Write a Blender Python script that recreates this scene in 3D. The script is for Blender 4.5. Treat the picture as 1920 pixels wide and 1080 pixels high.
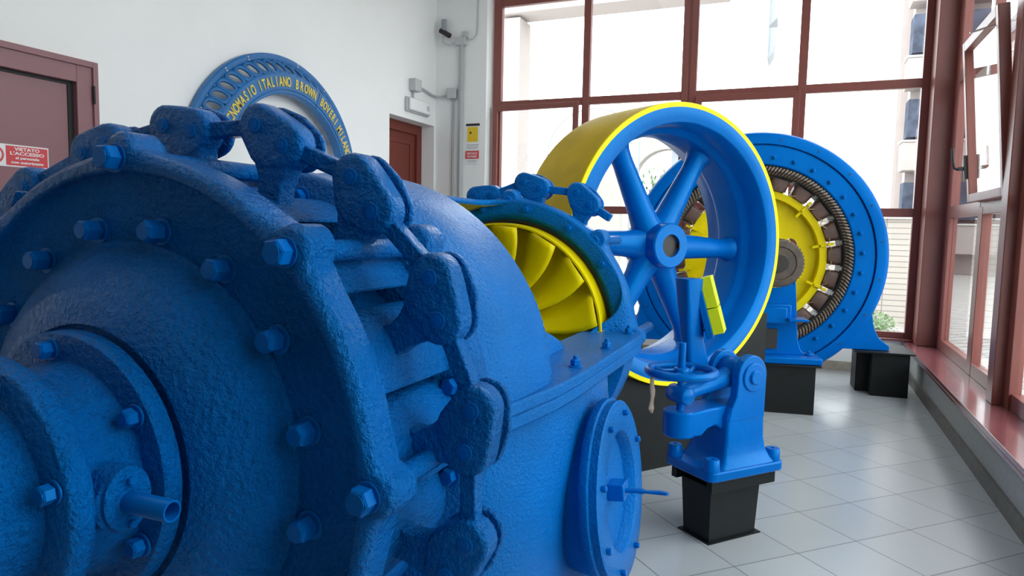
import bpy, bmesh, math, random
from math import sin, cos, pi, radians as rad, sqrt, atan2, hypot
from mathutils import Matrix, Vector, Euler
random.seed(7)
for o in list(bpy.data.objects):
    bpy.data.objects.remove(o, do_unlink=True)
SC = bpy.context.scene
COL = SC.collection

# ------------------------------------------------------------------ camera
F, PITCH, ROLL, YA, H = 1296.69, .08722, -.02026, .39347, 1.25
fw = Vector((0, cos(PITCH), -sin(PITCH))); rt = Vector((1, 0, 0)); dn = fw.cross(rt)
r2 = cos(ROLL) * rt + sin(ROLL) * dn
d2 = -sin(ROLL) * rt + cos(ROLL) * dn
def toroom(v):
    b = Vector((cos(YA), -sin(YA), 0)); a = Vector((sin(YA), cos(YA), 0))
    return Vector((v.dot(b), v.dot(a), v.z))
cr_, cd_, cf_ = toroom(r2), toroom(d2), toroom(fw)
cam = bpy.data.objects.new('camera', bpy.data.cameras.new('camera'))
COL.objects.link(cam)
mw = Matrix.Identity(4)
for i in range(3):
    mw[i][0] = cr_[i]; mw[i][1] = -cd_[i]; mw[i][2] = -cf_[i]
mw[2][3] = H
cam.matrix_world = mw
cam.data.sensor_width = 36; cam.data.lens = 36 * F / 1920
cam.data.clip_start = .02; cam.data.clip_end = 400
SC.camera = cam

# ------------------------------------------------------------------ light, exposure
vs = SC.view_settings
vs.view_transform = 'Standard'; vs.look = 'None'; vs.gamma = 1; vs.exposure = 0.06
vs.use_curve_mapping = False
w = bpy.data.worlds.new('overcast_sky'); SC.world = w; w.use_nodes = True
bg = w.node_tree.nodes['Background']
bg.inputs[0].default_value = (.93, .97, 1, 1); bg.inputs[1].default_value = 5.4
def area(name, loc, rot, sx, sy, e, col=(1, 1, 1), portal=False):
    l = bpy.data.lights.new(name, 'AREA'); l.shape = 'RECTANGLE'; l.size = sx; l.size_y = sy
    l.energy = e; l.color = col
    if portal: l.cycles.is_portal = True
    o = bpy.data.objects.new(name, l); COL.objects.link(o); o.location = loc; o.rotation_euler = rot
    return o
area('far_window_portal', (-1.1, 7.12, 2), (rad(-90), 0, 0), 4.4, 3.6, 1, portal=True)
area('right_window_portal', (1.22, 3.4, 2.1), (rad(90), 0, rad(90)), 6.8, 3.7, 1, portal=True)
area('overhead_fill_light', (-2.2, 1.6, 4.42), (0, 0, 0), 1.2, 3.2, 14, (1, .98, .95))  # unseen fill light added to lift the dark turbine front
area('overhead_fill_light', (-1.4, 4.2, 4.42), (0, 0, 0), 1.2, 3.2, 10, (1, .98, .95))  # second unseen fill light, added above the machines

# ------------------------------------------------------------------ materials
def nodes(name):
    m = bpy.data.materials.new(name); m.use_nodes = True
    nt = m.node_tree; b = nt.nodes['Principled BSDF']
    return m, nt, b
def paint(name, col, rough=.4, spec=.5, bump=0, bscale=40, coat=0, var=0, vscale=8, metal=0, fine=0, fscale=300, col2=None, tint=None, bdist=.006):
    m, nt, b = nodes(name)
    b.inputs['Base Color'].default_value = (*col, 1)
    b.inputs['Roughness'].default_value = rough
    b.inputs['Specular IOR Level'].default_value = spec
    b.inputs['Metallic'].default_value = metal
    b.inputs['Coat Weight'].default_value = coat
    if tint: b.inputs['Specular Tint'].default_value = (*tint, 1)
    b.inputs['Coat Roughness'].default_value = .12
    tc = nt.nodes.new('ShaderNodeTexCoord')
    if var:
        n = nt.nodes.new('ShaderNodeTexNoise'); n.inputs['Scale'].default_value = vscale; n.inputs['Detail'].default_value = 6
        nt.links.new(tc.outputs['Object'], n.inputs['Vector'])
        r = nt.nodes.new('ShaderNodeMapRange'); r.inputs[1].default_value = .35; r.inputs[2].default_value = .65
        nt.links.new(n.outputs['Fac'], r.inputs[0])
        mx = nt.nodes.new('ShaderNodeMix'); mx.data_type = 'RGBA'
        nt.links.new(r.outputs[0], mx.inputs[0])
        c2 = col2 or tuple(c * (1 - var) for c in col)
        mx.inputs[6].default_value = (*col, 1); mx.inputs[7].default_value = (*c2, 1)
        nt.links.new(mx.outputs[2], b.inputs['Base Color'])
    if bump:
        n = nt.nodes.new('ShaderNodeTexNoise'); n.inputs['Scale'].default_value = bscale; n.inputs['Detail'].default_value = 5
        n.inputs['Roughness'].default_value = .6
        nt.links.new(tc.outputs['Object'], n.inputs['Vector'])
        bp = nt.nodes.new('ShaderNodeBump'); bp.inputs['Strength'].default_value = bump; bp.inputs['Distance'].default_value = bdist
        nt.links.new(n.outputs['Fac'], bp.inputs['Height'])
        last = bp
        if fine:
            n2 = nt.nodes.new('ShaderNodeTexNoise'); n2.inputs['Scale'].default_value = fscale; n2.inputs['Detail'].default_value = 2
            nt.links.new(tc.outputs['Object'], n2.inputs['Vector'])
            b2 = nt.nodes.new('ShaderNodeBump'); b2.inputs['Strength'].default_value = fine; b2.inputs['Distance'].default_value = .002
            nt.links.new(n2.outputs['Fac'], b2.inputs['Height']); nt.links.new(bp.outputs[0], b2.inputs['Normal'])
            last = b2
        nt.links.new(last.outputs[0], b.inputs['Normal'])
    return m
BLUE = (.0, .128, .49)
BT = (.03, .52, 1)
M_ = {}
M_['blue_rough'] = paint('blue_enamel_on_rough_casting', BLUE, .18, .9, 1.0, 85, 0, .3, 5, fine=.9, fscale=260, tint=BT, bdist=.013)
M_['blue_cast'] = paint('blue_enamel_on_casting', (.0, .15, .55), .2, .8, .8, 110, 0, .2, 4, fine=.7, fscale=300, tint=BT, bdist=.010)
M_['blue'] = paint('blue_enamel', BLUE, .30, .6, .18, 30, 0, .15, 4, tint=BT)
M_['blue_gen'] = paint('blue_enamel_satin', (.0, .115, .50), .34, .55, .08, 20, 0, .12, 3, tint=BT)
YT = (1, .85, .2)
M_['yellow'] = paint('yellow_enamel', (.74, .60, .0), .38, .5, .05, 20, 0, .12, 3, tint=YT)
M_['yellow_band'] = paint('yellow_enamel_deep', (.62, .43, .0), .45, .4, .05, 20, 0, .2, 5, tint=YT)  # deeper yellow for the rim tread, brighter yellow on its front edge
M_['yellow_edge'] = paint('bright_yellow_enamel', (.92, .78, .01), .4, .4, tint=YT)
M_['lime'] = paint('lime_yellow_enamel', (.62, .72, .005), .45, .4, .3, 40)
M_['black'] = paint('black_sheet_steel_paint', (.007, .010, .011), .5, .3, .1, 60, 0, .3, 12)
M_['wall'] = paint('white_wall_plaster', (.86, .87, .86), .85, .2, .12, 120, 0, .03, 1.5)
M_['backwall'] = paint('dim_grey_back_wall', (.42, .42, .43), .9, .2)
M_['ceil'] = paint('white_ceiling_paint', (.62, .62, .62), .9, .2)
M_['frame'] = paint('red_brown_painted_steel', (.235, .07, .056), .35, .5, .06, 90, 0, .12, 3)
M_['sill'] = paint('red_brown_sill_paint', (.27, .085, .095), .2, .9, .04, 60, .5, .1, 3)
M_['door'] = paint('mauve_brown_steel_door', (.25, .115, .13), .35, .5, .06, 150)
M_['door2'] = paint('red_brown_door', (.16, .028, .018), .5, .4, .06, 150)
M_['grey'] = paint('pale_grey_plastic', (.5, .52, .52), .5, .4)
M_['conduit'] = paint('grey_pvc_conduit', (.42, .44, .44), .5, .4)
M_['white'] = paint('white_plastic', (.8, .8, .8), .5, .4)
M_['beige'] = paint('beige_stone_skirting', (.42, .37, .31), .5, .4, .05, 60, 0, .2, 20)
M_['greybase'] = paint('grey_stone_skirting', (.16, .145, .125), .45, .4, .05, 60, 0, .25, 20)
M_['lowwall'] = paint('grey_plaster_low_wall', (.42, .43, .42), .85, .2, .4, 180, 0, .1, 30)
M_['dark'] = paint('dark_metal', (.02, .018, .016), .5, .5, .2, 60)
M_['brown'] = paint('varnished_brown_coil', (.12, .058, .038), .45, .5, .3, 25, 0, .4, 14, col2=(.06, .03, .022))
M_['winding'] = paint('taped_winding_bars', (.22, .17, .13), .6, .4, .2, 60, 0, .4, 30)
M_['copper'] = paint('tarnished_connector', (.28, .19, .09), .4, .5, metal=.4)
M_['comm'] = paint('oxidised_commutator', (.10, .075, .06), .45, .5, .3, 60, 0, .4, 20)
M_['steel'] = paint('bare_steel', (.5, .5, .5), .3, .5, metal=.9)
M_['red_sign'] = paint('red_sign_face', (.62, .05, .06), .4, .5)
M_['gold'] = paint('gold_letter_paint', (.72, .55, .10), .4, .5)
M_['arcblue'] = paint('dusty_blue_enamel', (.01, .15, .42), .4, .5, .1, 30, 0, .2, 4)
M_['ysign'] = paint('yellow_sign_face', (.75, .52, .02), .5, .4)
M_['paper'] = paint('brown_paper_tag', (.35, .28, .22), .8, .2)
M_['rubber'] = paint('black_plastic', (.01, .01, .01), .5, .4)
# outside
M_['facade'] = paint('pale_pink_facade_render', (.50, .44, .42), .9, .1, .1, 30, 0, .06, 1)
M_['facade2'] = paint('cream_facade_render', (.43, .42, .38), .9, .1, .1, 30, 0, .06, 1)
M_['facade3'] = paint('white_facade_render', (.62, .60, .58), .9, .1)
M_['shade'] = paint('balcony_screen_cloth', (.10, .12, .17), .9, .1, 0, 1, 0, .5, 2)
M_['pave'] = paint('pale_paving', (.36, .35, .34), .8, .2, .1, 30, 0, .1, 3)
M_['leaf'] = paint('pale_green_leaves', (.20, .30, .15), .7, .3, 0, 1, 0, .4, 6)
M_['metalgrey'] = paint('galvanised_metal', (.3, .33, .36), .5, .5)

def glass_mat():
    m = bpy.data.materials.new('clear_window_glass'); m.use_nodes = True; nt = m.node_tree
    for n in list(nt.nodes): nt.nodes.remove(n)
    out = nt.nodes.new('ShaderNodeOutputMaterial'); mix = nt.nodes.new('ShaderNodeMixShader')
    tr = nt.nodes.new('ShaderNodeBsdfTransparent'); tr.inputs[0].default_value = (.96, .98, .975, 1)
    gl = nt.nodes.new('ShaderNodeBsdfGlossy'); gl.inputs['Roughness'].default_value = .02
    fr = nt.nodes.new('ShaderNodeFresnel'); ge = nt.nodes.new('ShaderNodeNewGeometry'); mr = nt.nodes.new('ShaderNodeMapRange')
    mr.inputs[3].default_value = 1.45; mr.inputs[4].default_value = 1 / 1.45
    nt.links.new(ge.outputs['Backfacing'], mr.inputs[0]); nt.links.new(mr.outputs[0], fr.inputs[0])
    nt.links.new(fr.outputs[0], mix.inputs[0]); nt.links.new(tr.outputs[0], mix.inputs[1]); nt.links.new(gl.outputs[0], mix.inputs[2])
    nt.links.new(mix.outputs[0], out.inputs[0])
    return m
M_['glass'] = glass_mat()

def grid_mat(name, col, grout, s, ang, off, gw, rough, bump=.0, s2=None, spec=.5, grough=.6, var=.06, axes='xy'):
    """tiles in room coordinates; s, s2 tile sizes along the two directions"""
    m, nt, b = nodes(name)
    N = nt.nodes; L = nt.links
    g = N.new('ShaderNodeNewGeometry'); sep = N.new('ShaderNodeSeparateXYZ'); L.new(g.outputs['Position'], sep.inputs[0])
    ix = {'x': 0, 'y': 1, 'z': 2}
    A, B = sep.outputs[ix[axes[0]]], sep.outputs[ix[axes[1]]]
    def mth(op, a, b_=None, c=None):
        n = N.new('ShaderNodeMath'); n.operation = op
        for k, v in enumerate((a, b_, c)):
            if v is None: continue
            if isinstance(v, (int, float)): n.inputs[k].default_value = v
            else: L.new(v, n.inputs[k])
        return n.outputs[0]
    x0 = mth('SUBTRACT', A, off[0]); y0 = mth('SUBTRACT', B, off[1])
    u = mth('ADD', mth('MULTIPLY', x0, cos(ang)), mth('MULTIPLY', y0, sin(ang)))
    v = mth('SUBTRACT', mth('MULTIPLY', y0, cos(ang)), mth('MULTIPLY', x0, sin(ang)))
    masks = []; cells = []
    for k, (q, ss) in enumerate(((u, s), (v, s2 or s))):
        f = mth('FRACT', mth('DIVIDE', q, ss)); e = mth('MINIMUM', f, mth('SUBTRACT', 1, f))
        masks.append(mth('LESS_THAN', e, gw / ss / 2)); cells.append(mth('FLOOR', mth('DIVIDE', q, ss)))
    mask = mth('MAXIMUM', masks[0], masks[1])
    comb = N.new('ShaderNodeCombineXYZ'); L.new(cells[0], comb.inputs[0]); L.new(cells[1], comb.inputs[1])
    wn = N.new('ShaderNodeTexWhiteNoise'); L.new(comb.outputs[0], wn.inputs[0])
    no = N.new('ShaderNodeTexNoise'); no.inputs['Scale'].default_value = 160; no.inputs['Detail'].default_value = 3
    L.new(g.outputs['Position'], no.inputs['Vector'])
    val = mth('ADD', 1 - var, mth('MULTIPLY', mth('ADD', wn.outputs[0], no.outputs['Fac']), var))
    mc = N.new('ShaderNodeVectorMath'); mc.operation = 'SCALE'; mc.inputs[0].default_value = col; L.new(val, mc.inputs[3])
    mx = N.new('ShaderNodeMix'); mx.data_type = 'RGBA'; L.new(mask, mx.inputs[0]); L.new(mc.outputs[0], mx.inputs[6]); mx.inputs[7].default_value = (*grout, 1)
    L.new(mx.outputs[2], b.inputs['Base Color'])
    L.new(mth('ADD', rough, mth('MULTIPLY', mask, grough - rough)), b.inputs['Roughness'])
    b.inputs['Specular IOR Level'].default_value = spec
    bp = N.new('ShaderNodeBump'); bp.inputs['Strength'].default_value = .25; bp.inputs['Distance'].default_value = .002; bp.invert = True
    L.new(mask, bp.inputs['Height']); L.new(bp.outputs[0], b.inputs['Normal'])
    return m
M_['tiles'] = grid_mat('grey_porcelain_floor_tiles', (.42, .45, .46), (.10, .105, .11), .3104, rad(45), (.272, 3.510), .004, .24, spec=.6)
M_['brick'] = grid_mat('pale_stone_blocks', (.40, .36, .32), (.20, .18, .165), .4, 0, (0, 0), .014, .8, s2=.085, axes='xz')
M_['brick2'] = grid_mat('pale_stone_blocks_side', (.34, .32, .29), (.15, .14, .13), .4, 0, (0, 0), .02, .8, s2=.16, axes='yz')
M_['paver'] = grid_mat('herringbone_paving', (.42, .40, .38), (.22, .21, .20), .6, rad(40), (0, 0), .05, .8, s2=.22)

# ------------------------------------------------------------------ mesh helpers
ROOTM = {}
class MB:
    def __init__(s, M=None):
        s.bm = bmesh.new(); s.M = M or Matrix.Identity(4); s.mi = 0
    def v(s, p): return s.bm.verts.new(s.M @ Vector(p))
    def f(s, vs, smooth=True):
        try: fc = s.bm.faces.new(vs)
        except ValueError: return None
        fc.smooth = smooth; fc.material_index = s.mi
        return fc
    def grid(s, P, close_u=False, close_v=False):
        V = [[s.v(p) for p in row] for row in P]
        n, m = len(V), len(V[0])
        for i in range(n if close_u else n - 1):
            for j in range(m if close_v else m - 1):
                s.f([V[i][j], V[(i + 1) % n][j], V[(i + 1) % n][(j + 1) % m], V[i][(j + 1) % m]])
        return V
    def lathe(s, prof, n=64, closed=False, a0=0, a1=2 * pi, sx=1, sy=1, c=(0, 0)):
        """profile of (r, z) about local Z"""
        full = abs(a1 - a0 - 2 * pi) < 1e-6
        k = n if full else n + 1
        P = []
        for i in range(k):
            a = a0 + (a1 - a0) * i / n
            P.append([(c[0] + r * cos(a) * sx, c[1] + r * sin(a) * sy, z) for r, z in prof])
        V = s.grid(P, close_u=full, close_v=closed)
        if not full and closed:
            s.f([q for q in V[0]]); s.f([q for q in V[-1]])
        bmesh.ops.remove_doubles(s.bm, verts=s.bm.verts, dist=1e-6)
        return V
    def box(s, lo, hi):
        x0, y0, z0 = lo; x1, y1, z1 = hi
        V = [s.v(p) for p in ((x0, y0, z0), (x1, y0, z0), (x1, y1, z0), (x0, y1, z0), (x0, y0, z1), (x1, y0, z1), (x1, y1, z1), (x0, y1, z1))]
        for q in ((0, 3, 2, 1), (4, 5, 6, 7), (0, 1, 5, 4), (1, 2, 6, 5), (2, 3, 7, 6), (3, 0, 4, 7)): s.f([V[i] for i in q])
    def prism(s, poly, z0, z1, top=None, M=None):
        """2D polygon in local XY extruded along Z; top: optional second polygon"""
        old = s.M
        if M: s.M = s.M @ M
        top = top or poly
        a = [s.v((x, y, z0)) for x, y in poly]; b = [s.v((x, y, z1)) for x, y in top]
        n = len(poly); s.f(a[::-1]); s.f(b)
        for i in range(n): s.f([a[i], a[(i + 1) % n], b[(i + 1) % n], b[i]])
        s.M = old
    def frame(s, p, d):
        p = Vector(p); d = Vector(d).normalized()
        up = Vector((0, 0, 1)) if abs(d.z) < .9 else Vector((1, 0, 0))
        x = up.cross(d).normalized(); y = d.cross(x)
        return Matrix(((x.x, y.x, d.x, p.x), (x.y, y.y, d.y, p.y), (x.z, y.z, d.z, p.z), (0, 0, 0, 1)))
    def cyl(s, p0, p1, r0, r1=None, n=20, bev=0, rot=0, sx=1):
        r1 = r0 if r1 is None else r1
        d = Vector(p1) - Vector(p0); L = d.length; old = s.M; s.M = s.M @ s.frame(p0, d)
        prof = [(r0, 0), (r1, L)] if not bev else [(r0 - bev, 0), (r0, bev), (r1, L - bev), (r1 - bev, L)]
        rings = [[s.v((r * sx * cos(2 * pi * i / n + rot), r * sin(2 * pi * i / n + rot), z)) for i in range(n)] for r, z in prof]
        for a, b in zip(rings, rings[1:]):
            for i in range(n): s.f([a[i], a[(i + 1) % n], b[(i + 1) % n], b[i]])
        s.f(rings[0][::-1]); s.f(rings[-1]); s.M = old
    def tube(s, pts, r, n=12, closed=False, flat=1):
        pts = [Vector(p) for p in pts]; m = len(pts); rings = []
        prev = None
        for i, p in enumerate(pts):
            if closed: t = pts[(i + 1) % m] - pts[i - 1]
            else: t = pts[min(i + 1, m - 1)] - pts[max(i - 1, 0)]
            t.normalize()
            if prev is None:
                up = Vector((0, 0, 1)) if abs(t.z) < .9 else Vector((1, 0, 0)); x = up.cross(t).normalized()
            else: x = (prev - t * prev.dot(t)).normalized()
            prev = x; y = t.cross(x)
            rr = r[i] if isinstance(r, (list, tuple)) else r
            rings.append([s.v(p + x * rr * cos(2 * pi * k / n) + y * rr * flat * sin(2 * pi * k / n)) for k in range(n)])
        for i in range(m if closed else m - 1):
            a, b = rings[i], rings[(i + 1) % m]
            for k in range(n): s.f([a[k], a[(k + 1) % n], b[(k + 1) % n], b[k]])
        if not closed: s.f(rings[0][::-1]); s.f(rings[-1])
    def hexbolt(s, p, d, r=.02, h=.02, wr=1.35, wh=.005, stud=0):
        d = Vector(d).normalized(); p = Vector(p)
        if wr: s.cyl(p, p + d * wh, r * wr, n=18, bev=wh * .3)
        s.cyl(p + d * wh, p + d * (wh + h), r, n=6, rot=random.random(), bev=h * .12)
        s.cyl(p + d * (wh + h * .9), p + d * (wh + h * 1.08), r * .72, n=14)
        if stud: s.cyl(p + d * (wh + h), p + d * (wh + h + stud), r * .5, n=12, bev=.002)
    def build(s, name, mats, parent=None, bevel=0, ang=35, seg=2, recalc=True, subsurf=0, solid=0):
        if recalc: bmesh.ops.recalc_face_normals(s.bm, faces=s.bm.faces)
        me = bpy.data.meshes.new(name)
        org = Vector((0, 0, 0))
        if parent is not None:
            inv = ROOTM[parent.name].inverted(); s.bm.transform(inv)
        else:
            zs = [v.co for v in s.bm.verts]
            if zs:
                lo = Vector((min(v[i] for v in zs) for i in range(3))); hi = Vector((max(v[i] for v in zs) for i in range(3)))
                org = Vector(((lo.x + hi.x) / 2, (lo.y + hi.y) / 2, lo.z)); s.bm.transform(Matrix.Translation(-org))
        s.bm.to_mesh(me); s.bm.free()
        if not isinstance(mats, (list, tuple)): mats = [mats]
        for m in mats: me.materials.append(M_[m] if isinstance(m, str) else m)
        o = bpy.data.objects.new(name, me); COL.objects.link(o); o.location = org
        if parent is not None:
            o.parent = parent; ROOTM[o.name] = ROOTM[parent.name]
        else: ROOTM[o.name] = Matrix.Translation(org)
        me.set_sharp_from_angle(angle=rad(ang))
        if solid:
            sm = o.modifiers.new('thickness', 'SOLIDIFY'); sm.thickness = solid; sm.offset = -1
            if len(mats) > 1: sm.material_offset = 1; sm.material_offset_rim = 0
        if bevel:
            bv = o.modifiers.new('edge', 'BEVEL'); bv.width = bevel; bv.segments = seg; bv.limit_method = 'ANGLE'; bv.angle_limit = rad(40)
        return o
def tag(o, label=None, cat=None, group=None, kind=None):
    if label: o['label'] = label
    if cat: o['category'] = cat
    if group: o['group'] = group
    if kind: o['kind'] = kind
    return o
def empty(name, loc, label=None, cat=None, group=None, kind=None):
    o = bpy.data.objects.new(name, None); COL.objects.link(o); o.location = loc; o.empty_display_size = .1
    ROOTM[o.name] = Matrix.Translation(Vector(loc))
    return tag(o, label, cat, group, kind)
def sub(parent, child_parent): return child_parent
def ngon(cx, cy, r, n=20, a0=0, a1=2 * pi):
    return [(cx + r * cos(a0 + (a1 - a0) * i / n), cy + r * sin(a0 + (a1 - a0) * i / n)) for i in range(n if abs(a1 - a0 - 2 * pi) < 1e-6 else n + 1)]
def hull(pts):
    pts = sorted(set(pts))
    def half(ps):
        h = []
        for p in ps:
            while len(h) > 1 and (h[-1][0] - h[-2][0]) * (p[1] - h[-2][1]) - (h[-1][1] - h[-2][1]) * (p[0] - h[-2][0]) <= 0: h.pop()
            h.append(p)
        return h
    a, b = half(pts), half(pts[::-1])
    return a[:-1] + b[:-1]
def smooth(x):
    x = max(0, min(1, x)); return x * x * (3 - 2 * x)
def interp(tab, x):
    if x <= tab[0][0]: return tab[0][1]
    for (a, b), (c, d) in zip(tab, tab[1:]):
        if x <= c: return b + (d - b) * (x - a) / (c - a)
    return tab[-1][1]
def text_bm(mb, txt, size, depth, M, align='CENTER', bold=0):
    cu = bpy.data.curves.new('t', 'FONT'); cu.body = txt; cu.size = size; cu.extrude = depth; cu.align_x = align; cu.offset = bold
    cu.resolution_u = 3
    o = bpy.data.objects.new('t', cu); COL.objects.link(o)
    dg = bpy.context.evaluated_depsgraph_get(); me = bpy.data.meshes.new_from_object(o.evaluated_get(dg))
    b2 = bmesh.new(); b2.from_mesh(me); b2.transform(mb.M @ M)
    t2 = bpy.data.meshes.new('t2'); b2.to_mesh(t2); b2.free()
    n0 = len(mb.bm.faces); mb.bm.from_mesh(t2); mb.bm.faces.ensure_lookup_table()
    for i in range(n0, len(mb.bm.faces)): mb.bm.faces[i].material_index = mb.mi; mb.bm.faces[i].smooth = False
    bpy.data.objects.remove(o, do_unlink=True); bpy.data.curves.remove(cu); bpy.data.meshes.remove(me); bpy.data.meshes.remove(t2)

# ================================================================== ROOM
def struct(mb, name, mat, bevel=0, parent=None):
    o = mb.build(name, mat, parent, bevel=bevel)
    if parent is None: o['kind'] = 'structure'
    return o
CZ = 4.5
b = MB(); b.box((-4.2, -2.6, -.12), (1.25, 7.15, 0)); struct(b, 'floor', 'tiles')
b = MB(); b.box((-4.2, -2.6, CZ), (1.25, 7.15, CZ + .15)); struct(b, 'ceiling', 'ceil')
# left wall with the recess of the far door
b = MB()
b.box((-4.15, -2.6, 0), (-3.8, 5.92, CZ)); b.box((-4.15, 6.82, 0), (-3.8, 7.15, CZ)); b.box((-4.15, 5.92, 2.345), (-3.8, 6.82, CZ))
struct(b, 'wall_left', 'wall')
b = MB(); b.box((-3.8, 6.85, 0), (-3.19, 7.15, CZ)); b.box((-3.19, 6.98, 0), (.95, 7.15, .315)); b.box((-3.19, 6.98, 3.95), (1.25, 7.15, CZ)); b.box((.95, 7.0, 0), (1.25, 7.15, .315))
struct(b, 'wall_far', 'wall')
b = MB(); b.box((-4.15, -2.75, 0), (1.25, -2.6, CZ)); struct(b, 'wall_back', 'backwall')
b = MB(); b.box((.92, -2.6, 0), (1.25, 7.0, .285)); struct(b, 'wall_right', 'lowwall')
b = MB(); b.box((1.05, .07, 3.95), (1.25, 7.0, CZ)); b.box((1.05, -2.6, .285), (1.25, .07, CZ)); struct(b, 'wall_right_top', 'wall')  # solid stretch past the last window is made up to darken the turbine front
b = MB(); b.box((-3.19, 6.965, 0), (.92, 6.98, .085)); struct(b, 'baseboard_far', 'beige')
b = MB(); b.box((.905, -2.6, 0), (.92, 6.965, .085)); struct(b, 'baseboard_right', 'greybase')
b = MB(); b.box((-3.8, -2.6, 0), (-3.785, 5.92, .085)); struct(b, 'baseboard_left', 'beige')
b = MB(); b.box((.885, -2.6, .285), (1.2, 6.98, .312)); b.box((.885, -2.6, .262), (.899, 6.98, .285)); o = struct(b, 'trim_1', 'sill', .004)
b = MB(); b.box((.955, 6.74, .312), (1.16, 7.1, CZ)); struct(b, 'trim_2', 'frame', .006)     # corner column
b = MB(); b.box((-3.18, 6.93, .315), (.955, 7.1, .335)); struct(b, 'trim_3', 'sill', .004)

# ---- far window wall
W1 = empty('window_1', (-1.1, 7.03, .335), kind='structure')
YF0, YF1 = 6.985, 7.05
def fbox(x0, x1, z0, z1, y0=YF0, y1=YF1):
    m = MB(); m.box((x0, y0, z0), (x1, y1, z1)); return m
TOPZ = 3.95
for x0, x1 in ((-3.172, -3.077), (-2.162, -2.088), (-1.157, -1.098), (-1.078, -1.014), (-.102, -.026), (.895, .955)):
    fbox(x0, x1, .335, TOPZ).build('mullion', 'frame', W1, bevel=.004)
fbox(-1.098, -1.078, .335, TOPZ, 6.995, 7.05).build('mullion_joint', 'frame', W1)
for z0, z1 in ((.335, .385), (1.411, 1.487), (2.53, 2.607), (3.60, 3.68), (TOPZ - .08, TOPZ)):
    for x0, x1 in ((-3.077, -2.162), (-2.088, -1.157), (-1.014, -.102), (-.026, .895)):
        fbox(x0, x1, z0, z1, 6.99, 7.045).build('transom', 'frame', W1, bevel=.003)
for x0, x1 in ((-3.077, -2.162), (-2.088, -1.157), (-1.014, -.102), (-.026, .895)):
    for z0, z1 in ((.385, 1.411), (1.487, 2.53), (2.607, 3.60), (3.68, TOPZ - .08)):
        fbox(x0, x1, z0, z1, 7.018, 7.024).build('pane', 'glass', W1)
# opening lights in the second row (first bay slightly ajar)
def sash(x0, x1, z0, z1, w_, y0, y1, M=None):
    m = MB(M)
    m.box((x0, y0, z0), (x0 + w_, y1, z1)); m.box((x1 - w_, y0, z0), (x1, y1, z1))
    m.box((x0 + w_, y0, z0), (x1 - w_, y1, z0 + w_)); m.box((x0 + w_, y0, z1 - w_), (x1 - w_, y1, z1))
    return m
Ms = Matrix.Translation((-3.15, 6.955, 0)) @ Matrix.Rotation(rad(-2.5), 4, 'Z') @ Matrix.Translation((3.15, -6.955, 0))
sash(-3.15, -2.175, 1.47, 2.55, .055, 6.94, 6.98, Ms).build('sash', 'frame', W1, bevel=.003)
sash(-1.01, -.075, 1.47, 2.55, .06, 6.95, 6.985).build('sash', 'frame', W1, bevel=.003)

# ---- right window wall
W2 = empty('window_2', (1.14, 3, .312), kind='structure')
XR0, XR1 = 1.10, 1.16
def rbox(y0, y1, z0, z1, x0=XR0, x1=XR1):
    m = MB(); m.box((x0, y0, z0), (x1, y1, z1)); return m
rz = ((.312, .40), (1.40, 1.49), (2.47, 2.57), (3.60, 3.68), (3.87, 3.95))
mods = [(6.66, 4.70), (4.70, 2.74), (2.74, .78), (.78, .20)]
rbox(6.56, 6.74, .312, TOPZ).build('mullion', 'frame', W2, bevel=.004)
for k, (a, c) in enumerate(mods):
    if k: a = mods[k - 1][1]
    if c > -2.5: rbox(c - .13, c - .0, .312, TOPZ, 1.035, 1.17).build('mullion', 'frame', W2, bevel=.005)
    ya = 6.56 if k == 0 else a - .13; yc = c + .12
    mid = (ya + yc) / 2 + (-.105 if k == 0 else 0)
    rbox(mid - .13, mid + .0, .312, 1.45, XR0, XR1).build('mullion', 'frame', W2, bevel=.004)
    rbox(mid - .06, mid + .0, 1.45, TOPZ, XR0, XR1).build('mullion', 'frame', W2, bevel=.004)
    if k: rbox(ya - .09, ya, .312, TOPZ, 1.09, 1.15).build('mullion', 'frame', W2, bevel=.003)
    for z0, z1 in rz: rbox(yc, ya, z0, z1, 1.102, 1.158).build('transom', 'frame', W2, bevel=.003)
    for (z0, z1) in ((.40, 1.40), (1.49, 2.47), (2.57, 3.60), (3.68, 3.87)):
        for q, (p0, p1) in enumerate(((yc, mid), (mid, ya))):
            if k == 0 and q == 0 and z0 == 1.49: continue
            rbox(p0, p1, z0, z1, 1.128, 1.134).build('pane', 'glass', W2)
# the tilted hopper sash, hinged along its bottom edge
Mt = Matrix.Translation((1.07, 0, 1.485)) @ Matrix.Rotation(rad(-5.2), 4, 'Y')
sy0, sy1, sh = 4.70, 5.62, 1.07
m = MB(Mt)
for lo, hi in (((-.03, sy0, 0), (.03, sy0 + .055, sh)), ((-.03, sy1 - .055, 0), (.03, sy1, sh)), ((-.03, sy0 + .055, 0), (.03, sy1 - .055, .055)), ((-.03, sy0 + .055, sh - .06), (.03, sy1 - .055, sh))):
    m.box(lo, hi)
SA = m.build('tilted_sash', 'frame', W2, bevel=.004)
m = MB(Mt); m.box((-.004, sy0 + .05, .05), (.004, sy1 - .05, sh - .055)); m.build('pane', 'glass', SA)
m = MB(Mt); m.box((-.05, sy1 - .045, .16), (-.03, sy1 - .012, .32)); m.box((-.085, sy1 - .04, .22), (-.05, sy1 - .018, .245))
m.tube([(-.085, sy1 - .03, .23), (-.1, sy1 - .01, .24), (-.105, sy1 + .005, .29), (-.105, sy1 + .01, .38)], .009, 8); m.build('handle', 'rubber', SA)
m = MB(); m.tube([(1.09, 4.88, 2.5), (.92, 4.87, 2.46), (.85, 4.87, 2.44)], .006, 6); m.build('stay_arm', 'steel', W2)

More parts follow.
